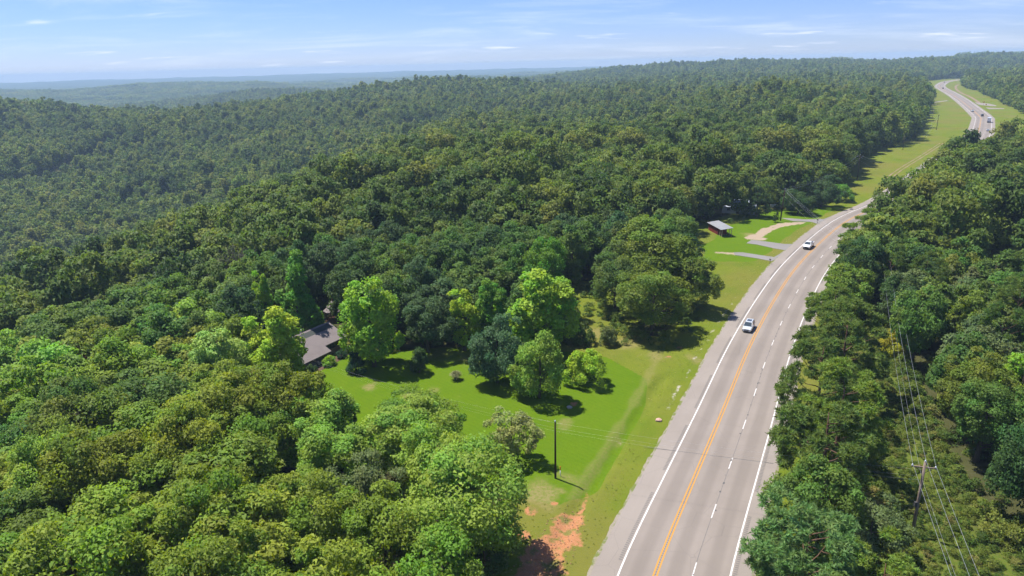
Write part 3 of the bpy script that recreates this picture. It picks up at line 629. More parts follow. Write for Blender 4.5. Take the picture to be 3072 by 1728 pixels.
TREES['lawn0'] = broadleaf('lawn', 301, 9.5, 5.0, .03, 90, 140, 0.34, 'round', (.18, .28))
TREES['lawn1'] = broadleaf('lawn', 302, 10, 4.6, .03, 84, 140, 0.34, 'tulip', (.18, .28))
TREES['lawn2'] = broadleaf('lawn', 303, 5.6, 3.6, .03, 56, 130, 0.33, 'shrub', (.2, .3))
TREES['cone0'] = broadleaf('cone', 311, 14, 4.4, .04, 80, 105, 0.48, 'cone', (.18, .27))
TREES['shrub0'] = broadleaf('shrub', 321, 4.2, 1.9, .0, 40, 110, 0.24, 'cone', (.26, .4))
TREES['shrub1'] = broadleaf('shrub', 322, 3.8, 1.8, .0, 40, 110, 0.24, 'shrub', (.26, .4))
TREES['bush0'] = broadleaf('bush', 331, 3.0, 2.4, .0, 30, 90, 0.32, 'shrub', (.25, .38))
TREES['thin0'] = broadleaf('thin', 341, 12, 4.4, .25, 60, 85, 0.32, 'round', (.16, .26))
for i, (H_, R_, hb_) in enumerate([(17, 5.4, .14), (16, 5.8, .12), (18, 5.0, .18)]):
    TREES['pine%d' % i] = pine('pine', 400 + i, H_, R_, hb_, 72, 22, pp, nn=18, ln=0.52, wd=0.15)
TREES['cedar0'] = pine('cedar', 420, 9, 3.4, .06, 60, 13, PROF['cone'], ln=0.34, wd=0.12)

PAL = dict(dark=(0.036, 0.068, 0.017), mid=(0.056, 0.094, 0.018), green=(0.062, 0.112, 0.019), olive=(0.088, 0.125, 0.017), yolive=(0.100, 0.146, 0.015), bright=(0.122, 0.205, 0.019), lime=(0.150, 0.222, 0.017),
           pale=(0.145, 0.215, 0.045), fresh=(0.112, 0.178, 0.024), blue=(0.040, 0.074, 0.024), bluer=(0.045, 0.090, 0.036), vivid=(0.066, 0.148, 0.018), pine=(0.062, 0.112, 0.030), pinel=(0.085, 0.145, 0.030), pinet=(0.085, 0.155, 0.055), grey=(0.080, 0.108, 0.036), cedar=(0.038, 0.066, 0.022), rust=(0.20, 0.065, 0.030), gold=(0.19, 0.185, 0.016), shrub=(0.022, 0.056, 0.026))
PAL.update(pine=(0.075, 0.112, 0.024), pinel=(0.100, 0.148, 0.024), pinet=(0.088, 0.148, 0.044))
PAL = {k: tuple(c * (2.2 if k in ('bright', 'lime', 'pale', 'fresh', 'pine', 'pinel', 'pinet', 'gold') else 2.0) for c in v) for k, v in PAL.items()}
def put_tree(name, var, loc, H=None, W=None, col='mid', label=None, cat='tree', group=None, rz=None, jit=0.10):
    T = TREES[var]; H = H or T['H']; W = W or T['W']
    e = empty(name, loc, random.uniform(0, 6.28) if rz is None else rz)
    c = PAL[col] if isinstance(col, str) else col; f = 1 + random.uniform(-jit, jit); c = (c[0] * f * (1 + random.uniform(-jit, jit)), c[1] * f, c[2] * f)
    for nm in ('trunk', 'crown'):
        if T[nm] is None: continue
        o = obj(nm, T[nm], e); o.scale = (W / T['W'], W / T['W'], H / T['H']); o.color = (*c, 1)
    tag(e, label, cat, group); return e

# ------------------------------------------------------------------ named trees of the yard (readings: base x, base y, top y, width)
TAKEN = []
def hero(name, var, bx, by, ty, wpx, col, label, cat='tree', group=None, hmin=None, clear=0.42, dy=0.0):
    p = ground_px(bx * K, by * K)
    if dy: p = p + np.array([0, dy, 0]); p[2] = hz1(p[0], p[1])
    hh = np.linspace(0.5, 26, 400); _, v, _ = proj(np.full(400, p[0]), np.full(400, p[1]), p[2] + hh); H = float(hh[np.argmin(abs(v - ty * K))])
    if hmin: H = max(H, hmin)
    _, _, dep = proj(p[0], p[1], p[2] + H * .5); W = float(wpx * K * dep / F)
    TAKEN.append((p[0], p[1], W * clear)); return put_tree(name, var, p, H, W, col, label, cat, group, jit=0.03)
hero('tulip_tree', 'tulip0', 714, 985, 762, 158, 'lime', 'tall yellow-green tree standing in front of the brown roofed house')
hero('tulip_tree', 'tulip1', 570, 1022, 816, 160, 'pale', 'pale lime tree in the left canopy just left of the house')
hero('maple_tree', 'tulip1', 942, 922, 686, 162, 'bright', 'tall bright green tree between the house and the back lawn')
hero('conical_tree', 'cone0', 760, 862, 630, 140, 'vivid', 'tall pointed deep green tree behind the house', )
hero('slim_tree', 'tulip2', 676, 858, 672, 54, 'bright', 'slim bright green tree left of the pointed tree behind the house', clear=.6)
hero('dark_tree', 'oak1', 1078, 886, 735, 135, 'blue', 'dark blue-green tree at the back edge of the lawn')
hero('lime_tree', 'tulip2', 1168, 882, 715, 88, 'lime', 'narrow lime-yellow tree at the back edge of the lawn')
hero('green_tree', 'tulip0', 1243, 874, 698, 96, 'vivid', 'fresh green tree right of the narrow lime-yellow tree')
hero('feathery_tree', 'tulip0', 1372, 905, 668, 190, 'bright', 'big feathery yellow-green tree behind the lawn trees')
hero('vivid_tree', 'oak5', 1378, 800, 604, 118, 'vivid', 'vivid green round crown in the woods above the feathery tree')
hero('round_tree', 'lawn0', 1250, 962, 800, 150, 'bluer', 'dense dark blue-green round tree on the mown lawn')
hero('round_tree', 'lawn1', 1357, 1001, 830, 142, 'fresh', 'green egg-shaped tree nearest the camera on the mown lawn')
hero('low_tree', 'lawn2', 1470, 960, 872, 102, 'lime', 'low yellow-green tree at the right end of the lawn trees')
hero('cone_shrub', 'shrub0', 897, 937, 874, 58, 'shrub', 'dark cone-shaped evergreen shrub on the lawn by the house', 'shrub')
hero('round_shrub', 'shrub1', 1055, 938, 872, 54, 'dark', 'dark rounded shrub alone on the back lawn', 'shrub')
hero('verge_bush', 'bush0', 1462, 862, 815, 62, 'mid', 'green bush in the rough grass beside the feathery tree', 'bush')
hero('verge_bush', 'bush0', 1528, 868, 822, 44, 'grey', 'small grey-green bush in the rough grass below the big roadside tree', 'bush')
hero('small_pine', 'cedar0', 868, 1098, 980, 78, 'cedar', 'small dark pine poking up beside the lawn', cat='pine tree')
# the near row along the bottom of the frame
def near_tree(name, var, x, y, H, W, col, label, cat='tree', clear=.42):
    z = hz1(x, y); TAKEN.append((x, y, W * clear)); return put_tree(name, var, (x, y, z), H, W, col, label, cat, jit=.03)
near_tree('roadside_oak', 'oak6', 27.5, 128.5, 14.0, 14.5, 'olive', 'lowest front crown of the huge roadside oak clump', clear=.5)
near_tree('roadside_oak', 'oak0', 38.0, 143.0, 13.0, 11.5, 'olive', 'right crown of the huge roadside oak clump beside the verge', clear=.45)
near_tree('roadside_oak', 'oak4', 31.0, 147.0, 19.5, 17.0, 'olive', 'tallest dome of the huge roadside oak clump', clear=.5)
near_tree('roadside_oak', 'oak2', 22.5, 143.0, 13.5, 12.0, 'mid', 'left crown of the huge roadside oak clump', clear=.45)
near_tree('roadside_oak', 'oak3', 41.0, 170.0, 16.5, 12.5, 'green', 'tall crown behind the roadside oak clump near the shed', clear=.45)
near_tree('big_oak', 'oak6', -5.6, 63.5, 14.2, 13.6, 'fresh', 'largest bright green oak at the bottom centre beside the red soil')
near_tree('big_oak', 'oak2', -9.0, 70.5, 13.0, 10.5, 'fresh', 'bright green oak behind the largest bottom oak', clear=.36)
near_tree('leaning_tree', 'oak5', -14.0, 78.5, 11.5, 12, 'fresh', 'bright green tree with bare limbs at the near edge of the lawn', clear=.36)
near_tree('lawn_edge_tree', 'oak0', -25.5, 82, 11.8, 10.8, 'fresh', 'bright green tree at the left near corner of the lawn')
near_tree('lawn_edge_tree', 'oak4', -22.0, 74, 11.5, 9.5, 'fresh', 'green tree in front of the near corner of the lawn')
near_tree('olive_tree', 'oak1', -13.2, 57.5, 13.2, 10.0, 'yolive', 'olive brown-green tree at the bottom edge left of the largest oak')
near_tree('olive_tree', 'oak3', -20.5, 59.5, 13.0, 9.5, 'yolive', 'olive tree at the bottom edge further left from the largest oak')
near_tree('thin_tree', 'thin0', -17.0, 66.5, 12.2, 8.6, 'grey', 'thin grey-green tree with sparse leaves behind the olive trees')
near_tree('fading_tree', 'thin0', -3.5, 60, 6.0, 6.0, 'dark', 'dark undergrowth tree at the foot of the largest oak', clear=.3)

# wispy willow, bare trees, ornamental grass
TREES['willow'] = broadleaf('willow', 351, 7, 3.2, .05, 60, 90, 0.30, 'round', (.16, .26))
near_tree('willow_tree', 'willow', -0.6, 84.2, 7.8, 7.0, (0.31, 0.37, 0.11), 'wispy straw-coloured willow at the lawn edge behind the largest oak')
def bare_tree(name, seed, loc, H, R, m, label, depth=4, nb=4):
    r = np.random.default_rng(seed); tb, lb = MB(), MB()
    tb.tube([(0, 0, -.3), (r.normal(0, .1), r.normal(0, .1), H * .25), (r.normal(0, .2), r.normal(0, .2), H * .5)], [.024 * H, .018 * H, .013 * H], 6)
    def rec(p, d, l, q, dep):
        e = p + d * l; mid = p + d * l * .5 + r.normal(0, .06 * l, 3); lb.tube([p, mid, e], [q, q * .8, q * .55], 4, False)
        if dep == 0: return
        for _ in range(3):
            nd = unit(d + r.normal(0, .45, 3) + [0, 0, .12]); rec(e if r.uniform() < .6 else mid, nd, l * r.uniform(.55, .8), max(q * .55, .028), dep - 1)
    for k in range(nb + 3):
        a = 2.4 * k + r.normal(0, .2); rec(np.array([0, 0, H * r.uniform(.28, .5)]), unit(np.array([math.cos(a) * R / H * 1.6, math.sin(a) * R / H * 1.6, 1.0])), H * r.uniform(.2, .28), .009 * H, depth)
    e = empty(name, loc); tb.build('trunk', m, e, True, fix=False); lb.build('limbs', m, e, True, fix=False); tag(e, label, 'bare tree'); TAKEN.append((loc[0], loc[1], R * .8)); return e
M_GREYTW = bark('grey_twigs', (0.10, 0.085, 0.075), (0.20, 0.175, 0.155))
p = G(2651, 762); bare_tree('bare_snag', 62, p, 11, 2.4, M_SNAG, 'pale dead snag among the roadside pines right of the highway', 3, 1)
p = G(1147 * K, 955 * K); b = MB(); r = np.random.default_rng(5)
for k in range(420):
    a = r.uniform(0, 6.28); l_ = r.uniform(1.1, 2.1); sp = r.uniform(.2, 1.15); d = np.array([math.cos(a), math.sin(a)]); w_ = np.array([-d[1], d[0]]) * .06; pts = [(d * .2 * sp, 0), (d * sp * .55, l_ * .7), (d * sp * 1.15, l_ * (.95 - .35 * sp))]
    V = []
    for q, (xy, z_) in enumerate(pts): ww = w_ * (1, .9, .25)[q]; V += [(xy[0] - ww[0], xy[1] - ww[1], z_), (xy[0] + ww[0], xy[1] + ww[1], z_)]
    b.add(V, [(0, 1, 3, 2), (2, 3, 5, 4)])
tuft = b.mesh('ornamental_grass'); tuft.materials.append(M_LEAF); o = obj('ornamental_grass', tuft); o.location = (p[0], p[1], 0); o.color = (0.40, 0.46, 0.20, 1); tag(o, 'pale clump of ornamental grass standing on the mown lawn', 'grass clump')

# ------------------------------------------------------------------ pines and trees along the right of the highway
def right_tree(name, var, x, y, H, W, col, label, cat='pine tree', clear=.40): near_tree(name, var, x, y, H, W, col, label, cat, clear)
def along(y, off):
    k = int(np.argmin(abs(RP[:, 1] - y))); p = road_at(RS[k], off); return float(p[0]), float(p[1])
for var, y_, o_, H_, W_, c_, lb in [
        ('pine1', 58.5, 14.0, 13.5, 11.5, 'pinet', 'blue-green pine at the bottom edge beside the right shoulder'),
        ('pine0', 58.0, 20.5, 12.0, 9.5, 'pinel', 'yellow-green pine at the bottom edge nearest the power pole'),
        ('pine0', 77.0, 15.0, 16.0, 12.0, 'pine', 'full round pine between the road and the power pole'),
        ('pine2', 86.0, 16.0, 15.0, 10.0, 'pinel', 'pine just behind the full round pine beside the power line'),
        ('pine1', 96.0, 13.2, 15.5, 11.5, 'pine', 'pine whose boughs reach out over the right shoulder'),
        ('pine2', 106.0, 16.0, 16.5, 11.0, 'pine', 'tall pine beside the one reaching over the shoulder'),
        ('pine1', 120.0, 13.5, 12.5, 9.5, 'pine', 'pine with rounded top at the narrowest part of the verge'),
        ('pine0', 132.0, 13.5, 11.5, 8.5, 'pinel', 'light green bushy pine right of the lane dashes'),
        ('pine2', 147.0, 13.0, 9.5, 7.5, 'pinel', 'low bright pine opposite the silver car'),
        ('pine2', 181.0, 13.5, 14.5, 10.5, 'pinel', 'pine standing out over the road opposite the driveways'),
        ('pine1', 190.0, 15.0, 13, 9, 'pine', 'pine behind the one standing over the road')]:
    right_tree('pine_tree', var, *along(y_, o_), H_, W_, c_, lb)
right_tree('grey_tree', 'thin0', 37.6, 62.0, 8.0, 7.5, 'grey', 'grey-green seeding tree beside the power pole', 'tree')
right_tree('road_shrub', 'bush0', *along(65.5, 11.6), 5.0, 4.6, 'grey', 'grey-green broadleaf shrub touching the right shoulder', 'shrub')
right_tree('golden_tree', 'bush0', 69.6, 116.2, 4.6, 5.4, 'gold', 'small golden-yellow tree in the power line clearing', 'tree', .6)
right_tree('corner_tree', 'oak4', 66.0, 76.0, 13.0, 10.0, 'green', 'broad green tree right of the power pole at the frame edge', 'tree')
right_tree('corner_tree', 'tulip1', 69.0, 85.0, 13.5, 8.5, 'bright', 'bright lime tree at the right frame edge above the power pole', 'tree')
hero('cedar_tree', 'cedar0', 1904, 546, 466, 74, 'cedar', 'dark cedar on the grass beside the leaning utility pole', 'cedar tree')
hero('small_cedar', 'cedar0', 1951, 559, 531, 20, 'cedar', 'small young cedar at the foot of the leaning utility pole', 'cedar tree')
hero('broad_tree', 'lawn0', 2007, 538, 478, 88, 'dark', 'broad dark tree with a bare stem beside the driveway lawn', 'tree')
hero('edge_tree', 'lawn0', 2065, 520, 442, 84, 'blue', 'dark bluish tree at the end of the driveway lawn', 'tree')
hero('edge_tree', 'lawn2', 2110, 506, 458, 62, 'vivid', 'low fresh green tree where the driveway lawn meets the field', 'tree')
for x, y, H_, lb in [(622, 1160, 21, 'left one of the tall dark trees beside the far white building'), (648, 1188, 24, 'tall dark tree in front of the far white building'), (675, 1205, 22, 'tall dark tree between the two far white buildings'), (792, 1380, 22, 'tall dark tree at the outside of the far bend')]:
    near_tree('tall_tree', 'oak1', x, y, H_, H_ * .9, 'dark', lb)

# ------------------------------------------------------------------ woods: 300-odd single trees, the rest one mass
def tree_ok(x, y, margin=2.0):
    off, ss = road_off(x, y); r = np.hypot(x, y)
    ok = ~((poly_sd(x, y, LEFT_CLEAR) > -margin) & (off < 3))
    dist_ = y
    rm = np.where(y < 110, 13.0, np.where(y < 300, 12.5, np.where(y < 345, 17, np.where(y < 450, 36, np.where(y < 560, 42, 36)))))
    ok &= ~((off > -9) & (off < rm + margin))
    ok &= ~((off > -14) & (off <= 0))
    ok &= poly_sd(x, y, BRUSH) < -1.0
    for P in KEEP: ok &= poly_sd(x, y, P) < -1.0
    ok &= line_d(x, y, CUT) > 12
    for tx, ty, tr in TAKEN: ok &= np.hypot(x - tx, y - ty) > tr + 1.6
    return ok
KEEP = [[(-49, 108), (-34, 132), (-30, 127), (-36, 110)], [(-43, 137), (-35, 137), (-35, 147), (-43, 147)], [(-60, 98), (-46, 96), (-38, 84), (-46, 84)], [(-34, 78), (-29, 78), (-29, 73), (-34, 73)],
        [(625, 1195), (668, 1195), (668, 1240), (625, 1240)], [(740, 1300), (785, 1300), (785, 1350), (740, 1350)], [(77, 241.5), (88, 238), (90, 244.5), (79, 248)], [(30, 186), (44, 186), (44, 200), (30, 200)], [(103, 143), (118, 143), (118, 160), (103, 160)], [(8, 120), (20, 120), (24, 160), (12, 160)]]
def ray_hit(u, v, up=11.0):
    d = ray(u, v); t = np.arange(120, 1600, 4.0); X, Y, Zr = d[0] * t, d[1] * t, CAMH + d[2] * t; h = hz(X, Y) + up; i = np.argmax(Zr < h); return (X[i], Y[i])
CUT = [ray_hit(u * K, v * K) for u, v in [(60, 448), (110, 428), (200, 390), (300, 340), (405, 298)]]
q = ray_hit(205 * K, 890 * K, 12.0); near_tree('rust_tree', 'shrub0', q[0], q[1], 13.8, 4.2, 'rust', 'small rust-red dying tree in the left canopy', 'tree', .35)
q = ray_hit(612 * K, 668 * K, 9.5); bare_tree('bare_tree', 61, (q[0], q[1], hz1(*q)), 14.0, 5.4, M_GREYTW, 'leafless grey tree in the woods left of the pointed tree', 4, 6)
TAKEN.append((q[0] * .95, q[1] * .95, 5.5)); TAKEN.append((q[0], q[1], 5.0))
def hexgrid(x0, x1, y0, y1, d, jit, r):
    ys = np.arange(y0, y1, d * 0.866); xs = np.arange(x0, x1, d); X, Y = np.meshgrid(xs, ys); X = X + (np.arange(len(ys)) % 2)[:, None] * d / 2
    X = X + r.uniform(-jit, jit, X.shape) * d; Y = Y + r.uniform(-jit, jit, Y.shape) * d; return X.ravel(), Y.ravel()
def in_view(x, y, mu=350, top=14):
    z = hz(x, y); u, v, dep = proj(x, y, z + top * .6); u2, v2, _ = proj(x, y, z + top)
    return (dep > 20) & (u > -mu) & (u < 3072 + mu) & (v2 < 1728 + 260), z
def species_noise(x, y):
    return 0.5 + 0.22 * np.sin(x * .031 + 1.7 * np.sin(y * .023)) + 0.2 * np.sin(y * .027 + 1.1 * np.sin(x * .037 + 1)) + .1 * np.sin((x - y) * .06)
X, Y = hexgrid(-160, 260, 36, 300, 7.2, .34, rng)
ok = tree_ok(X, Y) & (np.hypot(X, Y) < 285); X, Y = X[ok], Y[ok]; iv, Z = in_view(X, Y); X, Y, Z = X[iv], Y[iv], Z[iv]
order = np.argsort(np.hypot(X, Y)); X, Y, Z = X[order], Y[order], Z[order]
NI = 290; FILL = []
for k in range(min(NI, len(X))):
    x, y, z = X[k], Y[k], Z[k]; u, v, _ = proj(x, y, z + 10); o_, _ = road_off([x], [y]); o_ = o_[0]; q = random.random(); sn = species_noise(x, y)
    if o_ > 0:
        if q < .16: var, H, W, c, nm, ct = 'pine%d' % random.randrange(3), random.uniform(12.5, 16), random.uniform(7.5, 9.5), 'pine', 'pine_tree', 'pine tree'
        else: var, H, W, c, nm, ct = 'oak%d' % random.randrange(7), random.uniform(11.5, 15), random.uniform(8, 10.5), random.choice(['mid', 'green', 'dark', 'mid', 'olive', 'grey', 'green']), 'broadleaf_tree', 'tree'
        lab = 'pine among the dense woods right of the highway' if nm == 'pine_tree' else 'broadleaf tree in the dense woods right of the highway'; grp = 'pines in the right-hand woods' if nm == 'pine_tree' else 'broadleaf trees in the right-hand woods'
    elif y < 116 or x < -58:
        var, H, W, c = 'oak%d' % random.randrange(7), random.uniform(10, 15.5), random.uniform(9.5, 14), ('yolive' if sn > .62 else 'fresh' if sn < .36 else random.choice(['olive', 'fresh', 'green', 'yolive']))
        if y > 128: c = random.choice(['olive', 'mid', 'green', 'green'])
        nm, ct, lab, grp = 'broadleaf_tree', 'tree', 'olive-green tree in the closed canopy left of the house and lawn', 'canopy trees left of the house and lawn'
    else:
        var, H, W, c = 'oak%d' % random.randrange(7), random.uniform(12, 16), random.uniform(8.6, 11), random.choice(['dark', 'mid', 'mid', 'blue', 'green', 'mid'])
        nm, ct, lab, grp = 'broadleaf_tree', 'tree', 'dark green forest tree in the woods behind the house and lawn', 'forest trees behind the house and lawn'
    if var.startswith('oak') and np.hypot(x, y) > 112: var = 'oakf' + var[3:]
    cw = {'dark': 'dark green', 'mid': 'mid green', 'green': 'green', 'olive': 'olive green', 'yolive': 'yellow-olive', 'fresh': 'fresh green', 'grey': 'grey-green', 'blue': 'bluish dark green', 'pine': 'dark green'}[c]
    kd = 'pine' if nm == 'pine_tree' else 'tree'
    if o_ > 0: zn = ('at the bottom right corner' if y < 75 else 'right of the power line clearing' if y < 125 else 'beyond the golden tree' if y < 165 else 'opposite the driveways' if y < 225 else 'where the highway bends out of sight')
    elif y < 116 or x < -58:
        zn = ('in the bottom left corner' if y < 72 and x < -30 else 'at the bottom edge near the largest oak' if y < 72 else 'along the left frame edge' if u < 260 else 'around the parking pad left of the lawn' if y < 100 else 'in the canopy left of the house' if y < 135 else 'beyond the leafless grey tree')
    else: zn = ('just behind the house and gazebo' if x < -28 and y < 165 else 'behind the back of the lawn' if x < 14 and y < 165 else 'beside the huge roadside oak clump' if y < 190 else 'deep in the woods behind the lawn')
    grp = '%s %ss %s' % (cw, kd, zn); FILL.append((grp, float(u), cw, kd, zn, put_tree(nm, var, (x, y, z - .1), H, W, c, 'tree', ct, grp, jit=.14)))
ORD = 'first second third fourth fifth sixth seventh eighth ninth tenth eleventh twelfth thirteenth fourteenth fifteenth sixteenth seventeenth eighteenth nineteenth twentieth'.split()
byg = {}
for f_ in FILL: byg.setdefault(f_[0], []).append(f_)
for g_, L_ in byg.items():
    L_.sort(key=lambda q: q[1]); n_ = len(L_)
    for i, (_, _, cw, kd, zn, e) in enumerate(L_):
        e['label'] = ('%s %s %s' % (cw, kd, zn) if n_ == 1 else 'leftmost %s %s %s' % (cw, kd, zn) if i == 0 else 'rightmost %s %s %s' % (cw, kd, zn) if i == n_ - 1 else '%s %s %s from the left %s' % (ORD[i] if i < 20 else 'middle', cw, kd, zn))
RX, RY, RZ = X[NI:], Y[NI:], Z[NI:]

def proto(coll_name, metas):
    c = bpy.data.collections.new(coll_name)
    for i, me in enumerate(metas): o = bpy.data.objects.new('%s_%02d' % (coll_name, i), me); c.objects.link(o)
    return c
def scatter(name, P, rot, scl, idx, tone, coll, label, cat):
    me = bpy.data.meshes.new(name); me.vertices.add(len(P)); me.vertices.foreach_set('co', np.ascontiguousarray(P, np.float32).ravel())
    for k, ty, a, fld in (('rot', 'FLOAT', rot, 'value'), ('idx', 'INT', idx, 'value'), ('tone', 'FLOAT', tone, 'value'), ('scl', 'FLOAT_VECTOR', scl, 'vector')):
        at = me.attributes.new(k, ty, 'POINT'); at.data.foreach_set(fld, np.ascontiguousarray(a, np.int32 if ty == 'INT' else np.float32).ravel())
    o = obj(name, me); g = bpy.data.node_groups.new(name, 'GeometryNodeTree')
    g.interface.new_socket('Geometry', in_out='INPUT', socket_type='NodeSocketGeometry'); g.interface.new_socket('Geometry', in_out='OUTPUT', socket_type='NodeSocketGeometry')
    gi, go = N(g, 'NodeGroupInput'), N(g, 'NodeGroupOutput'); ip = N(g, 'GeometryNodeInstanceOnPoints'); ci = N(g, 'GeometryNodeCollectionInfo')
    ci.inputs['Collection'].default_value = coll; ci.inputs['Separate Children'].default_value = True; ci.inputs['Reset Children'].default_value = True
    def na(nm, ty):
        q = N(g, 'GeometryNodeInputNamedAttribute', data_type=ty); q.inputs['Name'].default_value = nm; return q.outputs['Attribute']
    cx_ = N(g, 'ShaderNodeCombineXYZ'); L(g, na('rot', 'FLOAT'), cx_.inputs[2])
    L(g, gi.outputs[0], ip.inputs['Points']); L(g, ci.outputs[0], ip.inputs['Instance']); ip.inputs['Pick Instance'].default_value = True
    L(g, na('idx', 'INT'), ip.inputs['Instance Index']); L(g, cx_.outputs[0], ip.inputs['Rotation']); L(g, na('scl', 'FLOAT_VECTOR'), ip.inputs['Scale']); L(g, ip.outputs[0], go.inputs[0])
    md = o.modifiers.new('scatter', 'NODES'); md.node_group = g; tag(o, label, cat, kind='stuff'); return o
LA, LB, LC = [], [], []
for i in range(6):
    H_, R_ = 12 + 1.2 * (i % 3), 4.7 + .45 * (i % 4); pf = ('oak', 'round', 'oak', 'round', 'tulip', 'cone')[i]
    LA.append(broadleaf('forest_near', 500 + i, H_, R_, .16, 44, 52, 0.78, pf, (.24, .37), True, M_LEAF_F)['crown'])
    LB.append(broadleaf('forest_mid', 520 + i, H_, R_, .12, 28, 26, 1.25, pf, (.27, .42), True, M_LEAF_F)['crown'])
    LC.append(broadleaf('forest_far', 540 + i, H_, R_, .10, 14, 14, 2.2, pf, (.32, .48), True, M_LEAF_F)['crown'])
def patch_mesh(seed):
    r = np.random.default_rng(seed); n = 30; C = np.stack([r.uniform(-24, 24, n), r.uniform(-24, 24, n), r.uniform(5, 10, n)], -1); pr = r.uniform(4.2, 6.2, n)
    V, ti, hu = leaves(r, C, np.tile([0, 0, 1.0], (n, 1)), pr, 16, 3.6, flat=.9, hue=r.uniform(0, 1, n)); return fast_mesh('forest_patch', V, 4, len(V) // 4, [M_LEAF_F], {'tint': ti, 'hue': hu})
def mass(x, y, z, lod, coll, nvar, nm, label, big=1.0):
    n = len(x); s = (.66 + .85 * rng.beta(1.8, 2.4, n)) * big * 1.1; sc_ = np.stack([s * rng.uniform(.9, 1.12, n), s * rng.uniform(.9, 1.12, n), s * rng.uniform(.80, 1.25, n)], -1)
    tone = np.clip(species_noise(x, y) * .50 + rng.normal(.24, .23, n), 0, 1)
    scatter(nm, np.stack([x, y, z - .25], -1), rng.uniform(0, 6.28, n), sc_, rng.integers(0, nvar, n), tone, coll, label, 'forest')
xs, ys = [RX], [RY]
X, Y = hexgrid(-330, 400, 150, 470, 7.0, .42, rng); q = np.hypot(X, Y); ok = (q >= 285) & (q < 460); X, Y = X[ok], Y[ok]; ok = tree_ok(X, Y, 1.0); X, Y = X[ok], Y[ok]
X = np.r_[RX, X]; Y = np.r_[RY, Y]; iv, Z = in_view(X, Y, 250); mass(X[iv], Y[iv], Z[iv], 0, proto('forest_near', LA), 6, 'forest', 'green forest canopy from the yard back towards the middle slope')
X, Y = hexgrid(-900, 1150, 330, 1120, 7.4, .42, rng); q = np.hypot(X, Y); ok = (q >= 460) & (q < 1120); X, Y = X[ok], Y[ok]; iv, _ = in_view(X, Y, 150); X, Y = X[iv], Y[iv]; ok = tree_ok(X, Y, 0.0); X, Y = X[ok], Y[ok]
mass(X, Y, hz(X, Y), 1, proto('forest_mid', LB), 6, 'forest', 'forest canopy covering the valley and the middle slope')
X, Y = hexgrid(-2100, 2400, 800, 2900, 10.0, .42, rng); q = np.hypot(X, Y); ok = (q >= 1120) & (q < 2900); X, Y = X[ok], Y[ok]; iv, _ = in_view(X, Y, 100); X, Y = X[iv], Y[iv]; ok = tree_ok(X, Y, 0.0); X, Y = X[ok], Y[ok]
mass(X, Y, hz(X, Y), 2, proto('forest_far', LC), 6, 'forest', 'forest canopy over the hill crests behind the valley', 1.12)
X, Y = hexgrid(-4200, 4600, 2100, 6200, 38, .2, rng); q = np.hypot(X, Y); ok = (q >= 2880) & (q < 6200); X, Y = X[ok], Y[ok]; iv, _ = in_view(X, Y, 60); X, Y = X[iv], Y[iv]
mass(X, Y, hz(X, Y), 3, proto('forest_patch', [patch_mesh(600 + i) for i in range(4)]), 4, 'forest', 'distant hazy forest on the blue ridges')

# undergrowth and rough grass
BS = [broadleaf('brush', 700 + i, 1.6 + .3 * i, 1.1 + .12 * i, 0, 10, 46, .26, 'shrub', (.35, .55), True, M_LEAF_B)['crown'] for i in range(4)]
X, Y = hexgrid(-130, 220, 36, 262, 2.6, .45, rng); off, _ = road_off(X, Y); pb = poly_sd(X, Y, BRUSH); sd = poly_sd(X, Y, LEFT_CLEAR)
keep = np.zeros(len(X), bool); rd = rng.uniform(0, 1, len(X))
keep |= (pb > -2) & (rd < .95)
keep |= (off > 12.8) & (off < 40) & (rd < .75)
keep |= (sd < -1.0) & (off < -12) & (rd < .5) & (np.hypot(X, Y) < 200)
keep |= (np.abs(sd) < 2.2) & (off < -12) & (rd < .8) & ~((poly_sd(X, Y, LAWN) > -2.5)) & (Y > 122)
keep |= (poly_sd(X, Y, [(10, 124), (20, 126), (24, 160), (12, 160)]) > 0) & (rd < .35)
keep &= np.abs(off) > 9
for P in KEEP[:4] + KEEP[6:9]: keep &= poly_sd(X, Y, P) < .5
X, Y = X[keep], Y[keep]; X2, Y2 = hexgrid(28, 92, 36, 156, 1.15, .5, rng); q = (poly_sd(X2, Y2, BRUSH) > -1.5) & (rng.uniform(0, 1, len(X2)) < .9); X, Y = np.r_[X, X2[q]], np.r_[Y, Y2[q]]; iv, Z = in_view(X, Y, 200, 2); X, Y, Z = X[iv], Y[iv], Z[iv]; n = len(X); s = rng.uniform(.45, 1.25, n)
pbs = poly_sd(X, Y, BRUSH); s = np.where(pbs > 0, s * .55, s)
scatter('undergrowth', np.stack([X, Y, Z - .1], -1), rng.uniform(0, 6.28, n), np.stack([s, s, s * rng.uniform(.7, 1.1, n)], -1), rng.integers(0, 4, n), np.where(pbs > -1.5, rng.beta(2.2, 1.6, n), rng.beta(1.5, 3.5, n)), proto('brush', BS), 'tangled green undergrowth under the trees and along the power line', 'undergrowth')
def tuft_mesh(seed, n=16, h=.42):
    r = np.random.default_rng(seed); V = []
    for k in range(n):
        a = r.uniform(0, 6.28); d = np.array([math.cos(a), math.sin(a), 0]); p0 = r.normal(0, .09, 3) * [1, 1, 0]; w_ = np.array([-d[1], d[0], 0]) * r.uniform(.02, .05); hh = .6 * h * r.uniform(.5, 1.2); t = p0 + d * hh * r.uniform(.6, 1.6) + [0, 0, hh]
        V += [p0 - w_, p0 + w_, t]
    return fast_mesh('tuft', np.array(V), 3, n, [M_LEAF_G], {'tint': r.uniform(0, 1, n), 'hue': r.uniform(0, 1, n)})
X, Y = hexgrid(-6, 140, 50, 262, .62, .5, rng); off, _ = road_off(X, Y); sd = poly_sd(X, Y, LEFT_CLEAR); rd = rng.uniform(0, 1, len(X))
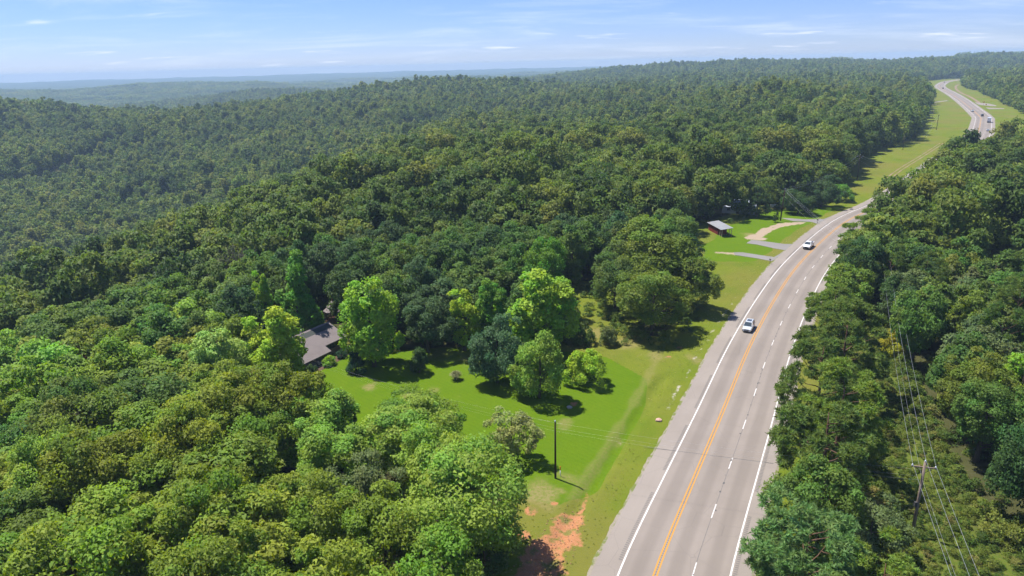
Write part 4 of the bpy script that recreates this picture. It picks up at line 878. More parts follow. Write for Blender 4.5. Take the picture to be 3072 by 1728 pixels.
keep = ((off < -7.6) & (off > -42) & (sd > -2) | (off > 12.2) & (off < 22)) & (poly_sd(X, Y, LAWN) < -.2) & (poly_sd(X, Y, DRIVE_LAWN) < 0) & (poly_sd(X, Y, DIRT) < -.4) & (rd < .30 + .30 * wob(X, Y, 4))
X, Y = X[keep], Y[keep]; iv, Z = in_view(X, Y, 100, 1); X, Y, Z = X[iv], Y[iv], Z[iv]; n = len(X); s = rng.uniform(.2, .6, n)
scatter('rough_grass', np.stack([X, Y, Z], -1), rng.uniform(0, 6.28, n), np.stack([s, s, s], -1), rng.integers(0, 4, n), rng.uniform(0, 1.0, n), proto('tuft', [tuft_mesh(800 + i) for i in range(4)]), 'rough unmown grass tufts along the highway verges', 'grass')

# ------------------------------------------------------------------ house, gazebo, outbuildings
def roofmat(name, a, b, sc, metal=0.0, rough=.85):
    m, t, o = mat(name); oc = objcoord(t); n = noise(t, oc, sc, 5, .7); n2 = noise(t, oc, .5, 3)
    c = mixc(t, n, a, b); c = mixc(t, maprange(t, n2, .4, .7, 0, .35), c, tuple(q * .8 for q in a)); bsdf(t, o, c, rough, .3, metal, n, .02, .4); return m
M_SHING = roofmat('shingle', (0.165, 0.138, 0.132), (0.235, 0.200, 0.192), 7); M_METAL = roofmat('roof_metal', (0.24, 0.25, 0.26), (0.36, 0.37, 0.38), 1.2, .3, .5); M_BLUE = roofmat('roof_blue', (0.42, 0.47, 0.55), (0.55, 0.60, 0.68), 1.2, .2, .5); M_TEAL = roofmat('roof_teal', (0.05, 0.30, 0.28), (0.09, 0.42, 0.39), 1.2, .2, .5)
def brickmat(name, a, b, mo):
    m, t, o = mat(name); oc = objcoord(t); br = N(t, 'ShaderNodeTexBrick'); br.inputs['Color1'].default_value = (*a, 1); br.inputs['Color2'].default_value = (*b, 1); br.inputs['Mortar'].default_value = (*mo, 1); br.inputs['Scale'].default_value = 4.5
    sx = N(t, 'ShaderNodeSeparateXYZ'); L(t, oc, sx.inputs[0]); ad = N(t, 'ShaderNodeMath', operation='ADD'); L(t, sx.outputs[0], ad.inputs[0]); L(t, sx.outputs[1], ad.inputs[1]); cb = N(t, 'ShaderNodeCombineXYZ'); L(t, ad.outputs[0], cb.inputs[0]); L(t, sx.outputs[2], cb.inputs[1]); L(t, cb.outputs[0], br.inputs['Vector'])
    c = mixc(t, noise(t, oc, 2, 4), br.outputs['Color'], (a[0] * .7, a[1] * .7, a[2] * .7)); bsdf(t, o, c, .9, .2); return m
M_BRICK = brickmat('stone_brick', (0.26, 0.16, 0.12), (0.36, 0.26, 0.20), (0.30, 0.27, 0.24)); M_SIDING = simple('dark_siding', (0.055, 0.062, 0.055), .8); M_TRIM = simple('trim_white', (0.70, 0.69, 0.66), .6); M_DTRIM = simple('trim_dark', (0.06, 0.05, 0.045), .7)
M_GLASS = simple('window_glass', (0.03, 0.04, 0.045), .08, .6, 0, .05); M_RED = simple('barn_red', (0.20, 0.035, 0.028), .8, .2, 0, .25, 5); M_WOOD = simple('weathered_wood', (0.22, 0.17, 0.13), .9, .15, 0, .25, 6); M_POST = simple('pale_wood', (0.46, 0.36, 0.26), .85, .2, 0, .2, 6); M_GAZ = simple('gazebo_wood', (0.16, 0.085, 0.05), .85, .2, 0, .25, 5); M_WWALL = simple('white_wall', (0.70, 0.69, 0.66), .8)

def gable(parent, x0, x1, yf, yb, ze, zr, m, over=.35, name='roof', yr=None, thick=.14):
    """ridge along local x; eaves at y=yf (front, negative) and yb"""
    yr = (yf + yb) / 2 if yr is None else yr; b = MB()
    for ye in (yf, yb):
        k = (zr - ze) / abs(ye - yr); yo = ye + math.copysign(over, ye - yr); zo = ze - k * over
        P = [(x0 - over, yr, zr), (x1 + over, yr, zr), (x1 + over, yo, zo), (x0 - over, yo, zo)]
        b.add(P + [(a, c, d - thick) for a, c, d in P], [(0, 1, 2, 3), (7, 6, 5, 4), (0, 4, 5, 1), (1, 5, 6, 2), (2, 6, 7, 3), (3, 7, 4, 0)])
    return b.build(name, m, parent)
def window(parent, c, w_, h_, ax, m=None, nm='window'):
    """ax 'y-': lies in a wall that faces local -y; 'x+': faces +x"""
    fr = MB(); pn = MB(); t_ = .07
    if ax in ('y-', 'y+'):
        sg = -1 if ax == 'y-' else 1
        for dx in (-w_ / 2, w_ / 2, 0): fr.box((c[0] + dx, c[1] + sg * .04, c[2]), (t_, .10, h_ + t_))
        for dz_ in (-h_ / 2, h_ / 2): fr.box((c[0], c[1] + sg * .04, c[2] + dz_), (w_ + t_, .096, t_))
        pn.box((c[0], c[1] + sg * .012, c[2]), (w_ - .02, .05, h_ - .02))
    else:
        sg = 1 if ax == 'x+' else -1
        for dy_ in (-w_ / 2, w_ / 2, 0): fr.box((c[0] + sg * .04, c[1] + dy_, c[2]), (.10, t_, h_ + t_))
        for dz_ in (-h_ / 2, h_ / 2): fr.box((c[0] + sg * .04, c[1], c[2] + dz_), (.096, w_ + t_, t_))
        pn.box((c[0] + sg * .012, c[1], c[2]), (.05, w_ - .02, h_ - .02))
    f = fr.build(nm, m or M_TRIM, parent); pn.build('pane', M_GLASS, f); return f
# local x runs along the ridge from the far right gable (x=0) towards the camera (x=20); local -y faces the lawn
ang = math.atan2(-0.852, -0.523)
hs = empty('house', (-36.4, 127.7, 0), ang)
Lh = 20.0; HF, HB = 3.9, -4.6                         # the lawn side is local +y after this turn
hs_w = MB(); hs_w.add([(0, HB, -.3), (Lh, HB, -.3), (Lh, HF, -.3), (0, HF, -.3), (0, HB, 2.55), (Lh, HB, 2.55), (Lh, HF, 2.55), (0, HF, 2.55), (0, 0, 4.42), (Lh, 0, 4.42)], [(0, 3, 7, 8, 4), (1, 5, 9, 6, 2), (0, 4, 5, 1), (3, 2, 6, 7), (4, 8, 9, 5), (7, 6, 9, 8)])
hs_w.build('wall', M_SIDING, hs)
hs_s = MB(); hs_s.box((2.6, HF + .06, .42), (5.2, .14, 1.45)); hs_s.box((-.06, (HF + HB) / 2, .42), (.14, HF - HB, 1.45)); hs_s.box((.35, HF + .055, 1.5), (.7, .12, 2.0)); hs_s.box((12.7, HF + .06, .42), (14.6, .14, 1.45)); hs_s.build('stone_veneer', M_BRICK, hs)
gable(hs, 0, Lh, HF, HB, 2.62, 4.55, M_SHING, .45)
b = MB(); k = (4.55 - 2.62) / HF; yo = HF + 2.0; P = [(5.3, HF + .42, 2.62 - k * .42 + .03), (Lh + .45, HF + .42, 2.62 - k * .42 + .03), (Lh + .45, yo, 2.66 - k * 2.0 + .03), (5.3, yo, 2.66 - k * 2.0 + .03)]
b.add(P + [(a, c, d - .14) for a, c, d in P], [(0, 1, 2, 3), (7, 6, 5, 4), (0, 4, 5, 1), (1, 5, 6, 2), (2, 6, 7, 3), (3, 7, 4, 0)]); b.build('porch_roof', M_SHING, hs)
for q in (5.6, 8.8, 12, 15.2): MB().box((q, HF + 1.75, .72), (.14, .14, 1.75)).build('porch_post', M_DTRIM, hs)
b = MB(); b.box((12.8, HF + 1.0, -.08), (14.6, 2.0, .22)); b.build('porch_floor', simple('concrete', (.34, .32, .29), .9), hs)
for q in (1.35, 2.65, 3.95): window(hs, (q, HF, 1.75), 1.0, 1.1, 'y+', M_DTRIM)
for q in (7.4, 13.5): window(hs, (q, HF, 1.75), 1.2, 1.1, 'y+', M_DTRIM)
window(hs, (0, -.4, 1.9), 1.3, 1.0, 'x-', M_DTRIM)
d_ = MB().box((10.2, HF + .05, 1.15), (.95, .1, 2.05)).build('door', simple('door_brown', (.12, .06, .03), .6), hs); MB().box((10.55, HF + .13, 1.1), (.06, .07, .14)).build('handle', M_TRIM, d_)
b = MB(); b.box((6.0, -1.0, 4.6), (.35, .35, .7)); b.build('chimney', simple('flue', (.30, .29, .28), .6), hs)
tag(hs, 'low brown-roofed house with stone front half hidden at the left of the lawn', 'house')
def bed(x, y, n, seed, nm, lab, col, hgt):
    for k in range(n): pass
for i, (x, y, hh_, ww, c, lb) in enumerate([(-32.6, 120.8, 1.5, 2.0, 'shrub', 'dark foundation shrub under the house windows'), (-31.9, 123.0, 1.4, 2.0, 'dark', 'low dark shrub at the right corner of the house'), (-33.9, 117.4, 1.8, 2.6, 'bright', 'yellow-green shrub in front of the house porch'), (-36.6, 114.6, 1.5, 2.0, 'dark', 'dark shrub at the near end of the house bed'), (-37.0, 132.5, 2.2, 3.0, 'dark', 'round dark shrub between the house and the gazebo')]):
    near_tree('garden_shrub', 'bush0', x, y, hh_, ww, c, lb, 'shrub')
o = MB(); p_ = [(-31.4, 122.4), (-33.2, 118.0), (-36.2, 113.2), (-38.2, 112.0), (-37.2, 115.4), (-34.8, 119.6), (-33.3, 123.0)]
slab('garden_bed', p_, 0.03, simple('mulch', (.10, .065, .045), .95, .1, 0, .3, 8), 'brown mulch bed along the front of the house', 'garden bed')
# gazebo with three-tier roof
gz = empty('gazebo', (-38.9, 141.6, hz1(-38.9, 141.6)), .3)
def ring(b, r0, z0, r1, z1, n=8, th=.1):
    V = []
    for (rr_, zz) in ((r0, z0), (r1, z1), (r1, z1 - th), (r0, z0 - th)):
        V += [(rr_ * math.cos(2 * math.pi * k / n), rr_ * math.sin(2 * math.pi * k / n), zz) for k in range(n)]
    Fc = []
    for q in range(4):
        for k in range(n): Fc.append((q * n + k, q * n + (k + 1) % n, ((q + 1) % 4) * n + (k + 1) % n, ((q + 1) % 4) * n + k))
    b.add(V, Fc)
for r0, z0, r1, z1 in ((2.15, 2.35, 1.0, 3.05), (1.35, 3.25, .55, 3.75), (.8, 3.95, .12, 4.45)):
    b = MB(); ring(b, r0, z0, r1, z1); b.build('roof_tier', M_SHING, gz)
for r0, z0, z1 in ((.85, 2.95, 3.4), (.5, 3.6, 4.05)):
    b = MB(); b.tube([(0, 0, z0), (0, 0, z1)], r0, 8); b.build('cupola', M_GAZ, gz)
b = MB(); b.tube([(0, 0, 4.35), (0, 0, 4.6), (0, 0, 4.95)], [.12, .16, .03], 6); b.build('finial', M_GAZ, gz)
b = MB(); b.tube([(0, 0, -.25), (0, 0, .18)], 1.9, 8); b.build('floor', M_GAZ, gz)
for k in range(8):
    a = 2 * math.pi * k / 8 + math.pi / 8; MB().tube([(1.72 * math.cos(a), 1.72 * math.sin(a), .15), (1.72 * math.cos(a), 1.72 * math.sin(a), 2.4)], .075, 6).build('post', M_GAZ, gz)
    if k not in (5,):
        a2 = a + math.pi / 4; b = MB()
        for z_ in (.35, .95): b.tube([(1.70 * math.cos(a), 1.70 * math.sin(a), z_), (1.70 * math.cos(a2), 1.70 * math.sin(a2), z_)], .04, 4)
        for q in np.linspace(.12, .88, 6):
            x_, y_ = (1.70 * (math.cos(a) * (1 - q) + math.cos(a2) * q), 1.70 * (math.sin(a) * (1 - q) + math.sin(a2) * q)); b.tube([(x_, y_, .35), (x_, y_, .95)], .022, 4)
        b.build('railing', M_GAZ, gz)
tag(gz, 'dark wooden gazebo with three-tier pagoda roof behind the house', 'gazebo')
# television aerial on a mast
ta = empty('aerial', (-43.5, 128.5, hz1(-43.5, 128.5))); M_ALU = simple('aluminium', (.62, .63, .65), .35, .5, .8)
MB().tube([(0, 0, -.3), (0, 0, 7.4)], .045, 6).build('mast', M_ALU, ta); b = MB(); b.tube([(-.9, 0, 7.3), (1.2, .3, 7.3)], .03, 5)
for q in np.linspace(-.8, 1.1, 7): b.tube([(q - .1, -.75 + .3 * q, 7.32), (q + .1, .75 + .1 * q, 7.32)], .02, 4)
b.build('elements', M_ALU, ta); tag(ta, 'silver television aerial on a mast behind the house roof', 'aerial')
# red lean-to shed
sh = empty('shed', (65.0, 217.0, 0), math.atan2(-.992, .125)); SW = 3.0; SL = 10.6
b = MB(); b.box((3.6, 0.10 - SW / 2, 1.15), (7.2, .14, 2.5)); b.box((.07, 0, 1.2), (.14, SW - .1, 2.6)); b.box((3.6, SW / 2 - .1, 1.25), (7.2, .14, 2.7)); b.box((7.2, 0, 1.2), (.12, SW - .3, 2.6)); b.build('wall', M_RED, sh)
for k in range(12): MB().box((.35 + k * .6, .02 - SW / 2, 1.15), (.05, .05, 2.5)).build('batten', M_RED, sh)
P = [(-.4, -SW / 2 - .45, 2.38), (SL, -SW / 2 - .45, 2.38), (SL, SW / 2 + .45, 2.80), (-.4, SW / 2 + .45, 2.80)]; b = MB(); b.add(P + [(a, c, d - .08) for a, c, d in P], [(0, 1, 2, 3), (7, 6, 5, 4), (0, 4, 5, 1), (1, 5, 6, 2), (2, 6, 7, 3), (3, 7, 4, 0)]); b.build('roof', M_METAL, sh)
for x, y in ((SL - .25, -SW / 2), (SL - .25, SW / 2), (SL - 1.7, -SW / 2), (SL - 1.7, SW / 2)): MB().box((x, y, 1.15), (.14, .14, 2.5)).build('post', M_POST, sh)
tag(sh, 'red board shed with grey metal roof and open bay beside the driveway', 'shed')
# other houses glimpsed between the trees
def small_house(name, x, y, rz, Lx, Wy, ze, zr, wm, rm, label, nwin=3):
    e = empty(name, (x, y, hz1(x, y)), rz); b = MB(); b.add([(0, -Wy / 2, -.5), (Lx, -Wy / 2, -.5), (Lx, Wy / 2, -.5), (0, Wy / 2, -.5), (0, -Wy / 2, ze - .08), (Lx, -Wy / 2, ze - .08), (Lx, Wy / 2, ze - .08), (0, Wy / 2, ze - .08), (0, 0, zr - .12), (Lx, 0, zr - .12)], [(0, 3, 7, 8, 4), (1, 5, 9, 6, 2), (0, 4, 5, 1), (3, 2, 6, 7), (4, 8, 9, 5), (7, 6, 9, 8)]); b.build('wall', wm, e)
    gable(e, 0, Lx, -Wy / 2, Wy / 2, ze, zr, rm, .35)
    for k in range(nwin): window(e, (Lx * (k + .7) / (nwin + .4), -Wy / 2, 1.5), 1.1, 1.1, 'y-')
    d_ = MB().box((Lx * .5 - .2, -Wy / 2 - .04, 1.0), (.9, .1, 2.0)).build('door', M_DTRIM, e); MB().box((Lx * .5 + .1, -Wy / 2 - .11, 1.0), (.06, .06, .1)).build('handle', M_TRIM, d_)
    tag(e, label, 'house'); return e
small_house('house', 76.5, 245.0, -.35, 11, 7, 2.6, 4.4, M_WWALL, M_BLUE, 'pale blue-grey roofed house glimpsed behind the dark cedar')
small_house('house', 31, 192, .3, 10, 7, 2.5, 4.2, M_BRICK, M_SHING, 'brick house glimpsed through the woods above the roadside oak clump')
small_house('house', 104, 150, .6, 9, 6, 2.6, 4.2, M_SIDING, M_TEAL, 'teal-roofed building glimpsed among the trees right of the highway')
small_house('house', 628, 1212, -.3, 26, 12, 3.4, 6.0, M_WWALL, M_WWALL, 'long white building among trees near the far bend', 5)
small_house('house', 744, 1322, -.3, 16, 10, 3.4, 6.0, M_WWALL, M_WWALL, 'small white building beside the far bend', 3)
tk_ = empty('gas_tank', (*g2(1620, 455), .0), .1); b = MB(); b.tube([(-1.7, 0, .75), (-1.5, 0, .75), (1.5, 0, .75), (1.7, 0, .75)], [.25, .5, .5, .25], 12); b.build('tank', simple('tank_white', (.78, .78, .78), .5), tk_, True)
for q in (-1, 1): MB().box((q, 0, .15), (.15, .7, .5)).build('leg', M_WWALL, tk_)
MB().tube([(0, 0, 1.2), (0, 0, 1.4)], .15, 8).build('valve_dome', M_WWALL, tk_); tag(tk_, 'white horizontal gas tank on the grass behind the dark cedar', 'tank')

# ------------------------------------------------------------------ poles and wires
M_INS = simple('insulator', (.62, .66, .70), .3, .5); M_WIRE = simple('wire_metal', (.55, .56, .56), .4, .5, .6); M_IRON = simple('dark_iron', (.05, .05, .05), .6)
def pole(x, y, H_, r0, arm, az, label, m=None, dev=False, lean=(0, 0)):
    z = hz1(x, y); e = empty('utility_pole', (x, y, z)); m = m or M_POLE; top = (lean[0], lean[1], H_)
    MB().tube([(0, 0, -.6), (lean[0] * .5, lean[1] * .5, H_ * .5), top], [r0, r0 * .85, r0 * .7], 10).build('post', m, e, True)
    ca, sa = math.cos(az), math.sin(az); pts = []
    if arm:
        a = MB(); a.box((lean[0] + .16 * -sa, lean[1] + .16 * ca, H_ - .75), (arm, .11, .13), az); ar = a.build('crossarm', m, e)
        for q in (-1, 1):
            MB().tube([(lean[0] + q * arm * .3 * ca, lean[1] + q * arm * .3 * sa, H_ - .8), (lean[0] * .92, lean[1] * .92, H_ - 1.45)], .025, 4).build('brace', M_IRON, e)
            i_ = MB().tube([(lean[0] + q * arm * .46 * ca - .16 * sa, lean[1] + q * arm * .46 * sa + .16 * ca, H_ - .72 + d) for d in (0, .1, .2, .27)], [.05, .10, .07, .03], 8).build('insulator', M_INS, e, True)
            pts.append((x + lean[0] + q * arm * .46 * ca - .16 * sa, y + lean[1] + q * arm * .46 * sa + .16 * ca, z + H_ - .44))
    MB().tube([(lean[0], lean[1], H_ - .02 + d) for d in (0, .12, .22, .3)], [.05, .11, .07, .03], 8).build('insulator', M_INS, e, True)
    if dev: MB().box((-.25, 0, H_ * .42), (.26, .3, .55)).build('control_box', M_IRON, e)
    tag(e, label, 'utility pole'); return dict(arm=pts or [(x + lean[0], y + lean[1], z + H_ - .4)] * 2, top=(x + lean[0], y + lean[1], z + H_ + .3), neu=(x + lean[0] * .8, y + lean[1] * .8, z + H_ - 2.2))
AZP = -.28
pP1 = pole(45.0, 66.2, 9.3, .20, 2.5, AZP, 'weathered power pole with wide crossarm in the right-hand clearing', None, True)
pP0 = pole(24.0, 6.0, 9.3, .17, 2.5, AZP, 'power pole with crossarm standing below the camera')
pP2 = pole(80.5, 141.0, 10.0, .17, 2.5, -.35, 'power pole hidden among the trees right of the highway')
pP3 = pole(90.6, 227.2, 10.6, .23, 0, 0, 'tall dark leaning utility pole beside the paved driveways', M_POLED, True, (.5, -.2))
pP4 = pole(152.7, 302.5, 11.0, .18, 2.4, -.8, 'brown power pole with crossarm at the near end of the long field', M_POLED)
pP5 = pole(226.2, 400.4, 7.5, .16, 0, 0, 'short power pole at the shaded edge of the long field', M_POLED)
pP6 = pole(307.7, 505.5, 11.0, .18, 1.6, -.8, 'tall power pole standing out in the middle of the long field', M_POLED)
pP7 = pole(357.1, 594.8, 7.4, .14, 0, 0, 'short thin grey pole between two tall poles in the field', M_POLE)
pP8 = pole(394.8, 666.0, 10.0, .18, 1.6, -.8, 'farthest dark power pole at the driveway across the field', M_POLED)
pL = pole(5.1, 79.0, 8.3, .15, 0, 0, 'bare dark utility pole standing alone on the mown lawn', M_POLED)
def wire(chain, sag, rad, label, group=None):
    pts = []
    for a, b_ in zip(chain[:-1], chain[1:]):
        a, b_ = np.array(a, float), np.array(b_, float); d = np.linalg.norm(b_ - a)
        for t in np.linspace(0, 1, 15)[:-1]: q = a + (b_ - a) * t; q[2] -= sag * (d / 60) ** 2 * 4 * t * (1 - t); pts.append(q)
    pts.append(np.array(chain[-1], float)); b = MB().tube(pts, rad, 5); o = b.build('power_wire', M_WIRE, None, True, fix=False); return tag(o, label, 'wire', group)
ch = [pP0, pP1, pP2, pP3, pP4, pP6, pP8]
wire([c['arm'][0] for c in ch], .8, .013, 'left-hand bright power wire running along the pole line'); wire([c['arm'][1] for c in ch], .8, .013, 'right-hand bright power wire running along the pole line')
wire([c['top'] for c in ch], .8, .013, 'middle power wire carried on the pole tops'); wire([c['neu'] for c in ch], .9, .010, 'thin lower wire hung below the crossarms of the pole line')
hp = (-42.0, 114.5, 4.8)
for q, (dz_, lb) in enumerate([(0, 'upper thin service wire crossing from the clearing pole to the lawn pole'), (-.75, 'middle thin service wire crossing the road to the lawn pole'), (-1.2, 'lowest thin service wire crossing the road to the lawn pole')]):
    wire([(pP1['neu'][0], pP1['neu'][1], 8.3 + dz_ * 1.1), (pL['top'][0], pL['top'][1], 8.2 + dz_), (hp[0], hp[1], hp[2] + dz_ * .5)], 1.0, .0045, lb)
def post_thing(name, x, y, z=None): return empty(name, (x, y, hz1(x, y) if z is None else z))
mk = post_thing('marker_post', *G(1681, 1429)[:2]); MB().tube([(0, 0, -.2), (0, 0, .95)], .055, 8).build('post', simple('marker_white', (.80, .80, .78), .5), mk, True); MB().tube([(0, 0, .95), (0, 0, 1.5), (0, 0, 1.55)], [.062, .062, .03], 8).build('cap', simple('marker_orange', (.80, .20, .03), .5), mk, True); tag(mk, 'white marker post with orange top beside the lawn pole', 'marker post')
def mailbox(x, y, label):
    e = post_thing('mailbox', x, y); MB().box((0, 0, .5), (.11, .11, 1.2)).build('post', M_WOOD, e); b = MB(); b.prism([(-.14, 1.08), (.14, 1.08), (.14, 1.28), (.08, 1.38), (-.08, 1.38), (-.14, 1.28)], -.3, .3, 'y'); b.build('box', M_IRON, e); MB().box((.17, -.1, 1.32), (.02, .05, .2)).build('flag', M_RED, e); tag(e, label, 'mailbox')
mailbox(*g3(1105, 1158), 'dark mailbox on a post at the nearest driveway mouth'); mailbox(*g3(1712, 640), 'mailbox on a post at the driveway by the leaning pole'); mailbox(*g4(1212, 497), 'mailbox at the far driveway crossing the field')
def road_sign(x, y, label, diamond=True):
    e = post_thing('road_sign', x, y); MB().box((0, .06, 1.5), (.1, .08, 3.4)).build('post', M_IRON, e); b = MB(); r_ = 1.1 if diamond else .5
    P = [(0, -r_), (r_, 0), (0, r_), (-r_, 0)] if diamond else [(-r_, -r_), (r_, -r_), (r_, r_), (-r_, r_)]
    b.prism([(a, c + (3.0 if diamond else 1.7)) for a, c in P], -.02, .02, 'y'); b.build('plate', simple('sign_yellow', (.85, .48, .02), .5), e); e.rotation_euler = (0, 0, -.5)
    if diamond:
        b = MB(); b.prism([(-.09, 2.5), (.09, 2.5), (.09, 3.1), (.4, 3.3), (.3, 3.45), (-.09, 3.25)], -.035, -.024, 'y'); b.build('arrow', M_IRON, e)
    tag(e, label, 'road sign')
road_sign(*g4(1850, 570), 'yellow diamond warning sign on the right verge of the far bend'); road_sign(*g4(1893, 592), 'small yellow advisory plate beside the diamond warning sign', False)

# ------------------------------------------------------------------ vehicles
M_TYRE = simple('tyre', (.02, .02, .02), .85); M_RIM = simple('rim', (.45, .46, .47), .35, .5, .7); M_CGLASS = simple('car_glass', (.05, .065, .075), .06, .8, 0, .05); M_LAMP = simple('lamp_clear', (.75, .76, .78), .15, .6); M_TAIL = simple('lamp_red', (.45, .02, .02), .3, .5); M_BLACKP = simple('black_plastic', (.025, .025, .027), .6)
def paintm(name, c):
    if name in MATS: return MATS[name]
    m, t, o = mat(name); b = bsdf(t, o, c, .32, .5); b.inputs['Coat Weight'].default_value = .7; b.inputs['Coat Roughness'].default_value = .08; MATS[name] = m; return m
def loft(secs, name, m, parent, bevel=0.0):
    """secs: list of (y, [(halfwidth, z) from bottom to top]) -> closed skin, mirrored in x"""
    b = MB(); n = len(secs[0][1]); V = []
    for y, pr in secs: V += [(w_, y, z_) for w_, z_ in pr] + [(-w_, y, z_) for w_, z_ in reversed(pr)]
    k = 2 * n; Fc = [tuple(range(k)), tuple(range((len(secs) - 1) * k, len(secs) * k))[::-1]]
    for i in range(len(secs) - 1):
        for j in range(k): Fc.append((i * k + j, i * k + (j + 1) % k, (i + 1) * k + (j + 1) % k, (i + 1) * k + j))
    b.add(V, Fc); return b.build(name, m, parent, False, bevel)
def vehicle(kind, s, off, away, pm, label, name, cat):
    """front faces local -y; length along y"""
    p = road_at(s, off, Z0 + .008); d = road_at(s + 2, off) - road_at(s - 2, off); rz = math.atan2(d[1], d[0]) - math.pi / 2
    if not away: rz += math.pi
    e = empty(name, p, rz + math.pi)
    if kind == 'suv': Ln, W_, Hh, hood, wb = 4.6, .93, 1.68, .98, 2.7
    elif kind == 'car': Ln, W_, Hh, hood, wb = 4.6, .90, 1.45, .90, 2.7
    else: Ln, W_, Hh, hood, wb = 5.7, 1.0, 1.88, 1.18, 3.5
    f, r_ = -Ln / 2, Ln / 2; g = .28 if kind != 'pickup' else .42
    prof_ = lambda w_, top: [(w_ * .90, g), (w_, g + .22), (w_, top * .72), (w_ * .94, top * .93), (w_ * .80, top)]
    deck = hood + .04 if kind != 'car' else hood + .03
    loft([(f, prof_(W_ * .80, hood * .78)), (f + .18, prof_(W_ * .93, hood * .90)), (f + .9, prof_(W_, hood)), (f + 1.35, prof_(W_, hood + .04)), (r_ - .5, prof_(W_, deck + (.02 if kind == 'suv' else 0))), (r_ - .12, prof_(W_ * .96, deck)), (r_, prof_(W_ * .88, deck * .93))], 'body', pm, e, .02)
    ca0, ca1 = {'suv': (f + 1.15, r_ - .15), 'car': (f + 1.3, r_ - .55), 'pickup': (f + 1.45, f + 3.65)}[kind]
    rf0, rf1 = {'suv': (ca0 + .85, ca1 - .35), 'car': (ca0 + .95, ca1 - .85), 'pickup': (ca0 + .75, ca1 - .15)}[kind]
    loft([(ca0, [(W_ * .88, hood - .05), (W_ * .87, hood + .02)]), (rf0, [(W_ * .88, hood - .05), (W_ * .70, Hh - .05)]), (rf1, [(W_ * .88, hood - .05), (W_ * .70, Hh - .06)]), (ca1, [(W_ * .88, hood - .05), (W_ * .84, hood + .05)])], 'windows', M_CGLASS, e)
    loft([(rf0 - .08, [(W_ * .70, Hh - .10), (W_ * .66, Hh - .04)]), (rf0 + .2, [(W_ * .72, Hh - .09), (W_ * .64, Hh)]), (rf1 - .2, [(W_ * .72, Hh - .09), (W_ * .64, Hh - .01)]), (rf1 + .06, [(W_ * .70, Hh - .12), (W_ * .66, Hh - .06)])], 'roof', pm, e)
    for sx in (-1, 1):
        for q0, q1 in (((ca0 + .05, hood + .02), (rf0, Hh - .06)), ((rf1 + .02, Hh - .07), (ca1 - .03, hood + .03)), ((ca0 * .42 + ca1 * .58, hood + .02), (ca0 * .42 + ca1 * .58, Hh - .08))):
            MB().tube([(sx * W_ * .875, q0[0], q0[1]) if q0[1] < Hh - .3 else (sx * W_ * .71, q0[0], q0[1]), (sx * W_ * .71, q1[0], q1[1]) if q1[1] > Hh - .3 else (sx * W_ * .86, q1[0], q1[1])], .045, 5).build('pillar', pm, e)
        for y in (-wb / 2 - .05, wb / 2 - .05):
            R_ = .34 if kind != 'pickup' else .41; wl = MB().tube([(sx * (W_ - .22), y, R_), (sx * (W_ - .19), y, R_), (sx * (W_ + .0), y, R_), (sx * (W_ + .015), y, R_)], [R_ * .9, R_, R_, R_ * .88], 16).build('wheel', M_TYRE, e); MB().tube([(sx * (W_ + .005), y, R_), (sx * (W_ + .025), y, R_)], R_ * .62, 12).build('rim', M_RIM, wl)
        MB().box((sx * W_ * .66, f + .06, hood * .70), (.42, .22, .17)).build('headlight', M_LAMP, e); MB().box((sx * W_ * .76, r_ - .05, deck * .80), (.22, .14, .3)).build('taillight', M_TAIL, e)
        MB().box((sx * (W_ + .12), ca0 + .45, hood + .12), (.22, .12, .17)).build('mirror', pm, e)
    MB().box((0, f + .04, hood * .62), (W_ * .95, .16, .16)).build('grille', M_BLACKP, e); MB().box((0, f + .02, g + .14), (W_ * 1.5, .2, .2)).build('bumper', M_BLACKP if kind == 'pickup' else pm, e); MB().box((0, f - .02, g + .12), (W_ * .9, .16, .13)).build('lower_grille', M_BLACKP, e); MB().box((0, r_ - .02, g + .14), (W_ * 1.5, .18, .2)).build('bumper', M_BLACKP, e)
    if kind == 'suv': MB().box((0, (rf0 + rf1) / 2 - .1, Hh - .002), (W_ * .95, 1.2, .03)).build('sunroof', M_CGLASS, e)
    if kind == 'pickup':
        b = MB(); b.box((0, (ca1 + r_) / 2 + .05, deck + .006), (W_ * 1.5, r_ - ca1 - .35, .03)); b.build('bed_liner', M_BLACKP, e)
        for sx in (-1, 1): MB().box((sx * W_ * .88, (ca1 + r_) / 2, deck + .05), (.12, r_ - ca1 - .1, .16)).build('bed_rail', pm, e)
        MB().box((0, r_ - .06, deck + .04), (W_ * 1.7, .08, .18)).build('tailgate', pm, e)
    tag(e, label, cat); return e
def s_of(x, y): return float(road_off([x], [y])[1][0])
SIL, WHT, DRK, GRY = paintm('paint_silver', (.50, .53, .56)), paintm('paint_white', (.80, .80, .80)), paintm('paint_dark', (.03, .035, .045)), paintm('paint_grey', (.12, .13, .14))
vehicle('suv', s_of(47.5, 131), -1.75, False, SIL, 'silver car with dark sunroof coming towards the camera', 'car', 'car')
vehicle('pickup', s_of(85.4, 191), -1.6, False, WHT, 'white pickup truck coming down past the driveways', 'pickup_truck', 'pickup truck')
vehicle('car', s_of(334, 487), 5.4, True, WHT, 'white car half hidden by trees on the far bend', 'car', 'car')
vehicle('pickup', s_of(411, 605), 1.9, True, GRY, 'dark grey pickup going away behind the silver pickup on the far bend', 'pickup_truck', 'pickup truck')
vehicle('pickup', s_of(436, 657), -1.8, False, SIL, 'silver pickup coming round the far bend', 'pickup_truck', 'pickup truck')
vehicle('suv', s_of(690, 1117), 1.9, True, DRK, 'dark vehicle on the straight above the far bend', 'car', 'car'); vehicle('suv', s_of(841, 1351), 1.9, True, DRK, 'farthest dark vehicle where the highway disappears', 'car', 'car')
